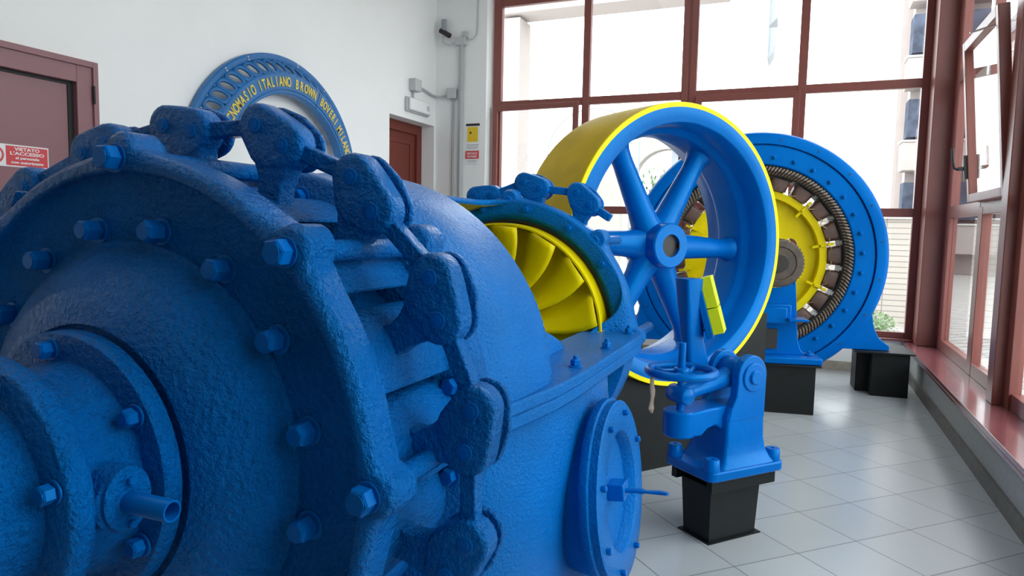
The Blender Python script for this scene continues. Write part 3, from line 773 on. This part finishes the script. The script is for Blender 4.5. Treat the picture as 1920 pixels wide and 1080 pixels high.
# ================================================================== GENERATOR
AG = rad(-12); GC = Vector((-.3254, 5.839, 1.0506)); GR = .994
hG = Vector((cos(AG), -sin(AG), 0)); nG = Vector((sin(AG), cos(AG), 0)); MG = wheel_M(GC, hG, nG)
GN = empty('generator', (GC.x, GC.y, .345), 'big round blue generator with brown coils and yellow rotor wheel beside the corner window', 'generator')
m = MB(MG); D0 = .42
m.lathe([(.735, .05), (.735, .018), (.745, .012), (.884, .012), (.886, .036), (.895, .036), (.897, .002), (.955, -.002), (.978, .008), (.990, .028), (GR, .055), (GR, .09), (.975, .11), (.955, .13), (.95, D0 - .1), (.975, D0 - .08), (.985, D0 - .02), (.97, D0), (.90, D0), (.88, D0 - .03), (.86, .24), (.735, .22)], 144, closed=True)
ST = m.build('stator_frame', 'blue_gen', GN, ang=28)
for s_ in (1, -1):
    foot = [(.60, -.66), (.60, -.699), (1.03, -.699), (1.03, -.665), (1.0, -.645), (.955, -.61), (.925, -.56), (.905, -.50), (.895, -.43), (.88, -.40), (.72, -.60)]
    m = MB(MG); m.prism([(x * s_, y) for x, y in foot], .01, .045); m.prism([(x * s_, y) for x, y in foot], .30, .34)
    m.prism([(x * s_, y) for x, y in ((.74, -.699), (1.03, -.699), (1.03, -.672), (.74, -.672))], .045, .30)
    FT = m.build('foot', 'blue_gen', GN, bevel=.004)
    for z in (.10, .24):
        m = MB(MG); m.hexbolt((.985 * s_, -.672, z), (0, 1, 0), .02, .025, 1.3, .006, .02); m.build('foot_bolt', 'blue', FT)
for k in range(32):
    a = rad(11.25 * k + 4); m = MB(MG); m.hexbolt((.795 * cos(a), .795 * sin(a), .012), (0, 0, -1), .0155, .02, 1.3, .004, .01); m.build('stator_bolt', 'blue', GN)
for k in range(20):
    a = rad(18 * k + 9); m = MB(MG); m.cyl((.935 * cos(a), .935 * sin(a), -.004), (.935 * cos(a), .935 * sin(a), .002), .007, n=10); m.build('screw_hole', 'dark', GN)
# winding overhang: individual bars
m = MB(MG)
NW = 168
for k in range(NW):
    a = 2 * pi * k / NW; a2 = a + .012
    m.tube([(.722 * cos(a), .722 * sin(a), .03), (.716 * cos(a2), .716 * sin(a2), -.02), (.690 * cos(a2 + .02), .690 * sin(a2 + .02), -.035), (.665 * cos(a2 + .04), .665 * sin(a2 + .04), -.01)], .0072, 6)
WB = m.build('winding_bars', 'winding', GN); WB['kind'] = 'stuff'
m = MB(MG); m.lathe([(.735, .03), (.735, .22), (.655, .22), (.655, .02), (.70, .0)], 120, closed=True); m.build('stator_core', 'dark', GN)
# rotor poles
NP = 20
for k in range(NP):
    a = 2 * pi * k / NP + .05
    m = MB(MG @ Matrix.Rotation(a, 4, 'Z'))
    P = []
    for r, hw_ in ((.548, .058), (.556, .066), (.632, .078), (.64, .074)):
        sec = rrect(-hw_, .03, hw_, .17, .035, 5); P.append([(r, x, z) for x, z in sec])
    V = m.grid(P, close_v=True); m.f(V[0][::-1]); m.f(V[-1]); m.build('pole_coil', 'brown', GN, ang=50)
    m = MB(MG @ Matrix.Rotation(a, 4, 'Z')); m.box((.638, -.086, .04), (.650, .086, .16)); m.build('pole_shoe', 'dark', GN)
m = MB(MG)
for k in range(NP):
    a = 2 * pi * (k + .5) / NP + .05
    pts = [((.56 + .018 * sin(q * 2.2 + k)) * cos(a - .09 + .045 * q), (.56 + .018 * sin(q * 2.2 + k)) * sin(a - .09 + .045 * q), .02 - .006 * (q % 2)) for q in range(5)]
    m.tube(pts, .0035, 5)
m.build('coil_connectors', 'copper', GN)
m = MB(MG); m.lathe([(.545, .05), (.545, .19), (.49, .19), (.49, .05)], 120, closed=True); RW = m.build('rotor_rim', 'yellow', GN, ang=40)
# rotor disc with round lightening holes
def disc_with_holes(mb, R0, R1, rc, rh, n, z0, z1, ph=0):
    per = 24
    for k in range(n):
        ac = 2 * pi * k / n + ph; da = pi / n
        # outer loop of sector
        outer_ = []
        for i in range(per):
            t = 2 * pi * i / per
            # map the direction onto the sector boundary
            du, dr = cos(t), sin(t); sc_ = 1 / max(abs(du), abs(dr))
            outer_.append((ac + da * du * sc_, (R0 + R1) / 2 + (R1 - R0) / 2 * dr * sc_, t))
        for z, fl in ((z0, False), (z1, True)):
            A = [mb.v((r * cos(a), r * sin(a), z)) for a, r, t in outer_]
            B_ = [mb.v((rc * cos(ac) - sin(ac) * rh * cos(t) + cos(ac) * rh * sin(t), rc * sin(ac) + cos(ac) * rh * cos(t) + sin(ac) * rh * sin(t), z)) for a, r, t in outer_]
            for i in range(per): mb.f([A[i], A[(i + 1) % per], B_[(i + 1) % per], B_[i]])
            if z == z0: BB = B_
            else:
                for i in range(per): mb.f([BB[i], BB[(i + 1) % per], B_[(i + 1) % per], B_[i]])
m = MB(MG); disc_with_holes(m, .15, .492, .30, .055, 6, .13, .15, .35); m.build('rotor_disc', 'yellow', GN, ang=40)
m = MB(MG); m.lathe([(.16, .10), (.16, .24), (.05, .24), (.05, .02), (.13, .02)], 60, closed=True); m.build('rotor_hub', 'yellow', GN)
for k in range(0, 20, 2):
    a = 2 * pi * (k + .5) / 20 + .05; m = MB(MG @ Matrix.Rotation(a, 4, 'Z')); m.box((.50, -.010, .03), (.60, .010, .075)); m.box((.44, -.010, .05), (.50, .010, .068)); m.build('rotor_clamp', 'yellow', GN, bevel=.002)
m = MB(MG); m.cyl((0, 0, -1.0), (0, 0, .45), .055, n=32); m.build('shaft', 'dark', GN)
m = MB(MG); zc = -.98
m.lathe([(.03, zc), (.060, zc), (.062, zc + .01), (.105, zc + .01), (.110, zc + .002), (.150, zc + .004), (.157, zc + .02), (.157, zc + .16), (.145, zc + .17), (.03, zc + .17)], 64, closed=True)
for k in range(40):
    a = 2 * pi * k / 40; m.box((0, 0, 0), (0, 0, 0)) if False else m.cyl((.157 * cos(a), .157 * sin(a), zc + .02), (.157 * cos(a), .157 * sin(a), zc + .16), .006, n=6)
m.build('commutator', 'comm', GN)
for k in range(3):
    a = 2 * pi * k / 3 + .6; m = MB(MG); m.cyl((.034 * cos(a), .034 * sin(a), zc - .012), (.034 * cos(a), .034 * sin(a), zc + .01), .013, n=12); m.build('shaft_stud', 'comm', GN)
m = MB(MG); m.lathe([(.158, zc + .175), (.175, zc + .175), (.175, zc + .21), (.158, zc + .21)], 48, closed=True); m.build('brush_ring', 'yellow', GN)
# bearing pedestal of the generator
b0 = GC + nG * -.72
MP = wheel_M(Vector((b0.x, b0.y, 0)), hG, nG)
BP = empty('bearing_pedestal', (b0.x, b0.y, .349), 'blue cast bearing pedestal under the dark commutator in front of the generator', 'bearing pedestal')
m = MB(MP); m.box((-.34, .351, -.10), (.345, .40, .16)); m.build('base', 'blue_gen', BP, bevel=.012, seg=3)
m = MB(MP)
pp = [(-.24, .40), (-.20, .43), (-.175, .50), (-.17, .62), (-.15, .86)] + [(.165 * cos(rad(a)), 1.05 + .165 * sin(rad(a))) for a in range(205, 336, 10)] + [(.15, .90), (.165, .94), (.19, .62), (.20, .50), (.225, .43), (.27, .40)]
m.prism(pp, .02, .12); m.build('upright', 'blue_gen', BP, bevel=.008)
m = MB(MP); m.box((-.12, .62, -.07), (.13, .76, .03)); m.box((-.11, .63, -.09), (.10, .74, -.07)); m.build('oil_box', 'blue_gen', BP, bevel=.008)
m = MB(MP); m.box((.10, .655, -.16), (.23, .67, .02)); m.build('side_bracket', 'blue_gen', BP, bevel=.003)
m = MB(MP); m.box((-.10, .44, .0), (.06, .58, .022)); m.build('recess', 'dark', BP)  # dark block stands in for the shade inside an opening
for x in (.28, -.28):
    m = MB(MP); m.cyl((x, .40, .03), (x, .415, .03), .03, n=20, bev=.003); m.hexbolt((x, .415, .03), (0, 1, 0), .014, .014, 0, 0); m.build('anchor_bolt', 'blue', BP)
# plinths
def plinth(name, label, x0, x1, y0, y1, ang, ztop, open_side=False):
    c = Vector((x0, y0, 0)); M = Matrix.Translation(c) @ Matrix.Rotation(ang, 4, 'Z'); E = empty(name, M @ Vector(((x1 - x0) / 2, (y1 - y0) / 2, 0)), label, 'plinth')
    W_, D_ = x1 - x0, y1 - y0
    if open_side:
        m = MB(M); m.box((.09, 0, 0), (W_, .012, ztop - .012)); m.box((.0, .15, 0), (W_, .162, ztop - .012)); m.box((.09, .012, 0), (.102, D_, ztop - .012)); m.box((W_ - .012, .012, 0), (W_, D_, ztop - .012)); m.box((0, .15, 0), (.012, D_, ztop - .012)); m.build('side_plates', 'black', E, bevel=.001)
    else:
        m = MB(M); m.box((0, 0, 0), (W_, D_, ztop - .012)); m.build('body', 'black', E, bevel=.002)
    m = MB(M); m.box((-.04, -.035, ztop - .012), (W_ + .03, D_ + .03, ztop)); m.build('top_plate', 'black', E, bevel=.001)
    return E
plinth('generator_plinth', 'black steel plinth under the right foot of the generator, next to the window sill', .47, .82, 5.98, 6.38, rad(4), .349, True)
plinth('generator_plinth', 'black steel plinth under the left foot of the generator, behind the yellow rimmed wheel', -1.56, -1.20, 5.66, 6.06, rad(8), .349)
plinth('bearing_plinth', 'wide black steel plinth under the bearing pedestal in front of the generator', -.53, .15, 5.02, 5.32, rad(9), .349)

# ================================================================== WALL PIECE (half end shield)
MA = Matrix(((0, 0, 1, -3.79), (1, 0, 0, 4.334), (0, 1, 0, 1.565), (0, 0, 0, 1)))
ES = empty('motor_end_shield', (-3.8, 4.334, 1.565), 'half round blue slotted machine end shield with raised gold lettering, mounted on the white wall', 'wall exhibit')
A0, A1 = rad(19), rad(164)
m = MB(MA); m.lathe([(.905, .004), (.912, .045), (.925, .052), (.95, .05), (.960, .04), (.960, .004)], 90, closed=True, a0=A0, a1=A1); m.build('outer_rim', 'arcblue', ES, ang=40)
m = MB(MA); m.lathe([(.660, .07), (.660, .135), (.668, .142), (.682, .142), (.685, .135), (.692, .135), (.695, .141), (.806, .141), (.815, .132), (.815, .105), (.69, .09)], 90, closed=True, a0=A0, a1=A1); m.build('lettered_ring', 'arcblue', ES, ang=40)
# slotted cone between the rings
m = MB(MA); NS = 22; per = 20
def cone(a, r): return (r * cos(a), r * sin(a), .120 - (r - .805) / .11 * .09)
for k in range(NS):
    ac = A0 + (A1 - A0) * (k + .5) / NS; da = (A1 - A0) / NS / 2
    A_, B_ = [], []
    for i in range(per):
        t = 2 * pi * i / per; du, dr = cos(t), sin(t); s_ = 1 / max(abs(du), abs(dr))
        A_.append(m.v(cone(ac + da * du * s_, .857 + .052 * dr * s_)))
        # oval slot, long in the radial direction and slanted
        ex = .60 * da * du + .18 * da * dr; B_.append(m.v(cone(ac + ex, .857 + .038 * dr)))
    for i in range(per): m.f([A_[i], A_[(i + 1) % per], B_[(i + 1) % per], B_[i]])
m.build('slotted_band', 'arcblue', ES, solid=.014, ang=40, recalc=False)
segs = (('TECNOMASIO', 155.5, 124), ('ITALIANO', 118, 93.5), ('BROWN', 86.5, 70), ('BOVERI', 62.5, 45.5), ('MILANO', 40, 23))
for word, d0, d1 in segs:
    n = len(word); m = MB(MA)
    for i, ch in enumerate(word):
        a = rad(d0 + (d1 - d0) * (i + .0) / max(1, n - 1))
        Mc = Matrix.Rotation(a - pi / 2, 4, 'Z') @ Matrix.Translation((0, .716, .143)) @ Matrix.Diagonal((.58, 1, 1, 1))
        text_bm(m, ch, .100, .004, Mc, bold=.0022)
    m.build('lettering', 'gold', ES, recalc=False)
m = MB(MA)
for d in (128, 113, 80, 58):
    for r in (.925, .945):
        m.cyl((r * cos(rad(d)), r * sin(rad(d)), .045), (r * cos(rad(d)), r * sin(rad(d)), .056), .006, n=10)
m.build('rim_screw', 'steel', ES)
m = MB(MA @ Matrix.Rotation(rad(66), 4, 'Z')); m.box((.662, -.0025, .12), (.81, .0025, .1425)); m.build('joint_line', 'dark', ES)
for d in (30, 66, 100, 135, 155):
    m = MB(MA); m.cyl((.75 * cos(rad(d)), .75 * sin(rad(d)), 0), (.75 * cos(rad(d)), .75 * sin(rad(d)), .09), .012, n=12); m.build('wall_bracket', 'arcblue', ES)

# ================================================================== SIGNS AND WALL FITTINGS
def wall_text(mb, txt, size, y, z, x=-3.788, w_=1.0):
    Mw = Matrix(((0, 0, 1, x), (1, 0, 0, y), (0, 1, 0, z), (0, 0, 0, 1))) @ Matrix.Diagonal((w_, 1, 1, 1)); text_bm(mb, txt, size, .0004, Mw, bold=.0006)
SG = empty('prohibition_sign', (-3.795, 2.36, 1.51), 'red and white VIETATO L\'ACCESSO notice on the mauve steel door', 'sign')
m = MB(); m.box((-3.795, 2.17, 1.512), (-3.792, 2.537, 1.626)); m.build('white_backing', 'white', SG)
m = MB(); m.box((-3.7925, 2.318, 1.519), (-3.7905, 2.531, 1.619)); m.build('red_field', 'red_sign', SG)
for tx, sz, zz, ww in (('VIETATO', .0235, 1.597, 1.35), ("L'ACCESSO", .0235, 1.574, 1.5), ('al personale', .0185, 1.553, 1.35), ('non autorizzato', .0185, 1.530, 1.4)):
    m = MB(); wall_text(m, tx, sz, 2.4245, zz, -3.790, ww); m.build('lettering', 'white', SG, recalc=False)
Mw = Matrix(((0, 0, 1, -3.7918), (1, 0, 0, 2.262), (0, 1, 0, 1.569), (0, 0, 0, 1)))
m = MB(Mw); m.lathe([(.036, 0), (.046, 0), (.046, .001), (.036, .001)], 40, closed=True); m.build('red_ring', 'red_sign', SG)
m = MB(Mw); m.prism(hull(ngon(0, .0, .010, 10) + ngon(0, -.020, .010, 10)), 0, .001); m.prism(ngon(0, .02, .008, 12), 0, .001); m.build('figure_icon', 'rubber', SG)
m = MB(Mw); m.prism([(-.03, .025), (-.025, .03), (.03, -.025), (.025, -.03)], .001, .0018); m.build('red_bar', 'red_sign', SG)
# yellow and red notices on the far pier
S2 = empty('warning_notice', (-3.34, 6.845, 2.12), 'yellow and white warning notice with black header, above the small red notice', 'sign')
m = MB(); m.box((-3.419, 6.843, 2.075), (-3.255, 6.847, 2.36)); m.build('white_sheet', 'white', S2)
m = MB(); m.box((-3.419, 6.841, 2.335), (-3.255, 6.843, 2.36)); m.build('black_header', 'rubber', S2)
m = MB(); m.box((-3.402, 6.841, 2.165), (-3.275, 6.843, 2.325)); m.build('yellow_field', 'ysign', S2)
m = MB(); m.cyl((-3.362, 6.8405, 2.262), (-3.362, 6.8412, 2.262), .012, n=14)
m.build('symbol', 'dark', S2)
m = MB(); m.box((-3.41, 6.8415, 2.128), (-3.265, 6.8425, 2.136)); m.box((-3.405, 6.8415, 2.108), (-3.27, 6.8425, 2.114)); m.box((-3.40, 6.8415, 2.094), (-3.28, 6.8425, 2.099)); m.build('print_line', 'metalgrey', S2)
S3 = empty('red_notice', (-3.34, 6.845, 1.95), 'small red notice with white lettering below the yellow warning notice', 'sign')
m = MB(); m.box((-3.424, 6.843, 1.985), (-3.262, 6.847, 2.068)); m.build('red_plate', 'red_sign', S3)
m = MB(); m.box((-3.424, 6.844, 1.93), (-3.262, 6.847, 1.983)); m.build('white_plate', 'white', S3)
m = MB(); m.box((-3.40, 6.8425, 1.962), (-3.28, 6.8435, 1.967)); m.box((-3.39, 6.8425, 1.948), (-3.29, 6.8435, 1.952)); m.build('print_line', 'metalgrey', S3)
Mf = Matrix(((1, 0, 0, -3.343), (0, 0, -1, 6.842), (0, 1, 0, 2.030), (0, 0, 0, 1)))
m = MB(); text_bm(m, 'VIETATO', .032, .0004, Mf, bold=.0005); m.build('lettering', 'white', S3, recalc=False); m = MB(); Mf2 = Mf.copy(); Mf2[2][3] = 1.998; text_bm(m, 'FUMARE', .032, .0004, Mf2, bold=.0005); m.build('lettering', 'white', S3, recalc=False)
# emergency light above the recessed door
EM = empty('emergency_light', (-3.76, 6.42, 2.42), 'white emergency light box on the wall above the recessed red-brown door', 'emergency light')
m = MB(); m.box((-3.80, 6.20, 2.415), (-3.765, 6.65, 2.565)); m.build('housing', 'grey', EM, bevel=.012)
m = MB(); m.box((-3.765, 6.215, 2.428), (-3.735, 6.635, 2.552)); m.build('diffuser', 'white', EM, bevel=.012)
m = MB(); m.cyl((-3.78, 6.34, 2.56), (-3.78, 6.34, 2.629), .011, n=12); m.build('cable_entry', 'grey', EM)
m = MB(); m.cyl((-3.735, 6.57, 2.49), (-3.732, 6.57, 2.49), .03, n=20); m.build('indicator', 'grey', EM)
m = MB(); m.box((-3.80, 6.28, 2.63), (-3.72, 6.41, 2.755)); JB = m.build('junction_box', 'grey', None, bevel=.008)
tag(JB, 'small grey junction box on the left wall just above the emergency light', 'junction box')
m = MB(); m.box((-3.635, 6.79, 2.63), (-3.53, 6.85, 2.745)); JB2 = m.build('junction_box', 'grey', None, bevel=.008)
tag(JB2, 'grey junction box on the end pier where the bent cable meets the vertical conduit', 'junction box')
m = MB(); m.tube([(-3.775, 6.412, 2.70), (-3.77, 6.55, 2.685), (-3.765, 6.70, 2.66), (-3.745, 6.79, 2.655), (-3.70, 6.82, 2.66), (-3.64, 6.83, 2.67)], .013, 10)
tag(m.build('cable_conduit', 'conduit', None), 'grey bent conduit running round the corner from the emergency light to the pier', 'conduit')
m = MB(); m.tube([(-3.475, 6.825, .02), (-3.475, 6.825, 3.2)], .026, 14)
tag(m.build('vertical_conduit', 'conduit', None), 'thick vertical grey conduit on the pier beside the warning notices', 'conduit')
m = MB(); m.tube([(-3.575, 6.835, .02), (-3.575, 6.835, 2.64)], .012, 10)
tag(m.build('vertical_conduit', 'conduit', None), 'thin vertical grey conduit dropping from the pier junction box', 'conduit')
CM = empty('security_camera', (-3.6, 6.83, 3.2), 'small grey camera on a bracket with antenna, at the top of the thick conduit', 'camera')
m = MB(); m.box((-3.54, 6.79, 3.19), (-3.42, 6.85, 3.27)); m.box((-3.46, 6.80, 3.27), (-3.40, 6.85, 3.33)); m.build('bracket_box', 'grey', CM, bevel=.006)
m = MB(); m.tube([(-3.54, 6.81, 3.22), (-3.62, 6.80, 3.20), (-3.68, 6.79, 3.23), (-3.69, 6.79, 3.30)], .010, 8); m.build('arm', 'grey', CM)
m = MB(); m.cyl((-3.72, 6.79, 3.36), (-3.60, 6.79, 3.29), .028, n=14, bev=.004); m.build('body', 'dark', CM)
m = MB(); m.box((-3.70, 6.77, 3.35), (-3.65, 6.81, 3.47)); m.build('antenna', 'metalgrey', CM, bevel=.004)
m = MB(); m.tube([(-3.42, 6.82, 3.24), (-3.34, 6.83, 3.25), (-3.30, 6.84, 3.30), (-3.29, 6.845, 3.9)], .006, 6); m.build('cable', 'grey', CM)

# ================================================================== OUTSIDE
b = MB(); b.box((-40, 7.4, -.35), (1.6, 90, -.15)); b.box((1.6, -20, -.35), (40, 90, -.15)); struct(b, 'ground_outside', 'paver')
PO = empty('portico', (-3.4, 11.5, -.15), 'pale pink portico with pillar, beam and arch outside the far window', 'building')
m = MB(); m.box((-4.85, 11.0, -.15), (-4.52, 11.5, 4.75)); m.build('pillar', 'facade', PO)
m = MB(); m.box((-8.5, 10.9, 4.80), (-1.2, 11.5, 4.93)); m.box((-8.5, 10.8, 4.93), (-1.2, 11.5, 4.97)); m.box((-8.5, 10.7, 5.03), (-1.2, 11.5, 5.3)); m.build('beam', 'facade', PO, bevel=.01)
GW = empty('garden_wall', (-3, 13, -.15), 'cream garden wall with an arched opening seen through the spoked wheel', 'wall')
m = MB(); 
xa0, xa1, zs = -2.95, -1.75, 2.3
m.box((-3.95, 13.0, -.15), (xa0, 13.3, 2.62)); m.box((xa1, 13.0, -.15), (-1.3, 13.3, 2.62))
ap = [(xa0, 2.2)] + [((xa0 + xa1) / 2 - (xa1 - xa0) / 2 * cos(pi * i / 16), 2.2 + .55 * sin(pi * i / 16)) for i in range(1, 16)] + [(xa1, 2.2), (xa1, 3.0), (xa0, 3.0)]
m.prism(ap, -13.3, -13.0, M=Matrix(((1, 0, 0, 0), (0, 0, -1, 0), (0, 1, 0, 0), (0, 0, 0, 1)))); m.build('wall_body', 'facade2', GW)
m = MB(); m.box((-3.16, 12.97, -.15), (-3.04, 13.0, 2.62)); m.build('pilaster', 'facade3', GW)
m = MB(); m.box((-2.28, 13.05, -.15), (-2.15, 13.25, 2.75)); m.build('post', 'metalgrey', GW)
def shrub(name, loc, R, n, label, cat, seed):
    rnd = random.Random(seed); E = empty(name, loc, label, cat); m = MB()
    c = Vector(loc) + Vector((0, 0, R[2]))
    for i in range(n):
        d = Vector((rnd.gauss(0, 1), rnd.gauss(0, 1), rnd.gauss(0, 1))).normalized() * (rnd.random() ** .4)
        p = c + Vector((d.x * R[0], d.y * R[1], d.z * R[2])); s_ = rnd.uniform(.03, .07) * (R[0] + .4)
        a = Vector((rnd.gauss(0, 1), rnd.gauss(0, 1), rnd.gauss(0, 1))).normalized(); q = a.orthogonal().normalized()
        vs_ = [m.v(p - a * s_), m.v(p + q * s_ * .4), m.v(p + a * s_), m.v(p - q * s_ * .4)]; m.f(vs_)
    m.build('foliage', 'leaf', E, recalc=False)
    m = MB(); m.cyl(loc, (c.x, c.y, c.z), .05, .02, n=8); m.build('trunk', 'winding', E)
shrub('leafy_tree', (-3.0, 16.5, -.15), (1.1, .8, 1.45), 1500, 'pale green leafy tree behind the arched opening of the garden wall', 'tree', 3)
shrub('shrub', (1.0, 10.2, -.15), (.22, .2, .20), 350, 'low green shrub at the foot of the stone wall beside the corner window', 'shrub', 4)
SW = MB(); SW.box((-.6, 12.0, -.15), (1.75, 12.25, 1.50)); o = SW.build('stone_wall', 'brick', None); tag(o, 'low pale stone block wall outside the corner of the far window', 'wall')
m = MB(); m.box((-.6, 11.95, 1.50), (1.8, 12.3, 1.56)); o2 = m.build('wall_coping', 'facade3', o)
m = MB(); ring = [(-3.55 + .85 * cos(rad(a)), 12.2, 2.62 + .78 * sin(rad(a))) for a in range(0, 181, 5)]
m.tube([(ring[0][0], 12.2, -.15)] + ring + [(ring[-1][0], 12.2, -.15)], .012, 8)
for q in ring[2:-2:2]: m.tube([q, (q[0] * 1.0 + (q[0] + 3.55) * .06, 12.2, q[2] + .05)], .006, 5)
tag(m.build('garden_arch', 'metalgrey', None), 'thin wire garden arch showing above the transom behind the yellow wheel', 'garden arch')
# apartment block on the right
AB = empty('apartment_building', (5.2, 31, -.15), 'pale pink apartment block with stacked dark balconies at the corner window', 'building')
m = MB(); m.box((3.55, 30.6, -.15), (9, 42, 24)); m.box((3.22, 31.4, -.15), (3.55, 42, 24)); m.build('walls', 'facade', AB)
for k in range(8):
    z = .6 + 3.05 * k
    m = MB(); m.box((3.30, 29.55, z), (6.5, 30.6, z + 1.05)); bl = m.build('balcony', 'facade', AB, bevel=.03)
    m = MB(); m.box((3.24, 29.5, z + 1.05), (6.5, 30.6, z + 1.12)); m.build('balcony_coping', 'facade3', bl)
    m = MB(); m.box((3.42, 29.7, z + 1.25), (6.4, 30.6, z + 2.62)); m.build('awning', 'shade', bl)
DB = empty('distant_house', (5.2, 60, -.15), 'distant pale house with gabled pink wall beyond the apartment block', 'building')
m = MB(); m.box((3.6, 60, -.15), (9, 66, 4.8)); m.build('lower_wall', 'facade3', DB)
m = MB(); m.prism([(4.1, 4.8), (9, 4.8), (9, 8.0), (4.6, 7.9)], -66, -60.5, M=Matrix(((1, 0, 0, 0), (0, 0, -1, 0), (0, 1, 0, 0), (0, 0, 0, 1)))); m.build('gable', 'facade', DB)
for x, z in ((5.3, 2.4), (5.3, .6)):
    m = MB(); m.box((x, 59.9, z), (x + .9, 60.0, z + .55)); m.build('window', 'shade', DB)
GB = empty('grey_tower_block', (-1, 24, -.15), 'tall narrow pale block with grey slatted balconies seen high in the third bay', 'building')
m = MB(); m.box((-1.75, 24, -.15), (-1.30, 27, 14)); m.build('wall', 'facade3', GB)
for k in range(7):
    z = 6.8 + 1.05 * k; m = MB(); m.prism([(-1.30, z), (-1.30 + .16 + .07 * k, z + .25), (-1.30 + .2 + .07 * k, z + 1.0), (-1.30, z + 1.0)], -25.2, -24.2, M=Matrix(((1, 0, 0, 0), (0, 0, -1, 0), (0, 1, 0, 0), (0, 0, 0, 1)))); m.build('slatted_balcony', 'metalgrey', GB)
# street beyond the right-hand windows
SB = empty('street_building', (7, 4, -.15), 'pale brick-faced building across the street from the right-hand windows', 'building')
m = MB(); m.box((6.4, 9.0, -.15), (9, 29, 3.1)); m.build('lower_wall', 'brick2', SB)
m = MB(); m.box((6.5, 9.0, 3.1), (9, 29, 9)); m.build('upper_wall', 'facade3', SB)
for k in range(6):
    m = MB(); m.box((6.44, 11 + 3.2 * k, 3.6), (6.5, 12.1 + 3.2 * k, 5.4)); m.build('window', 'shade', SB)
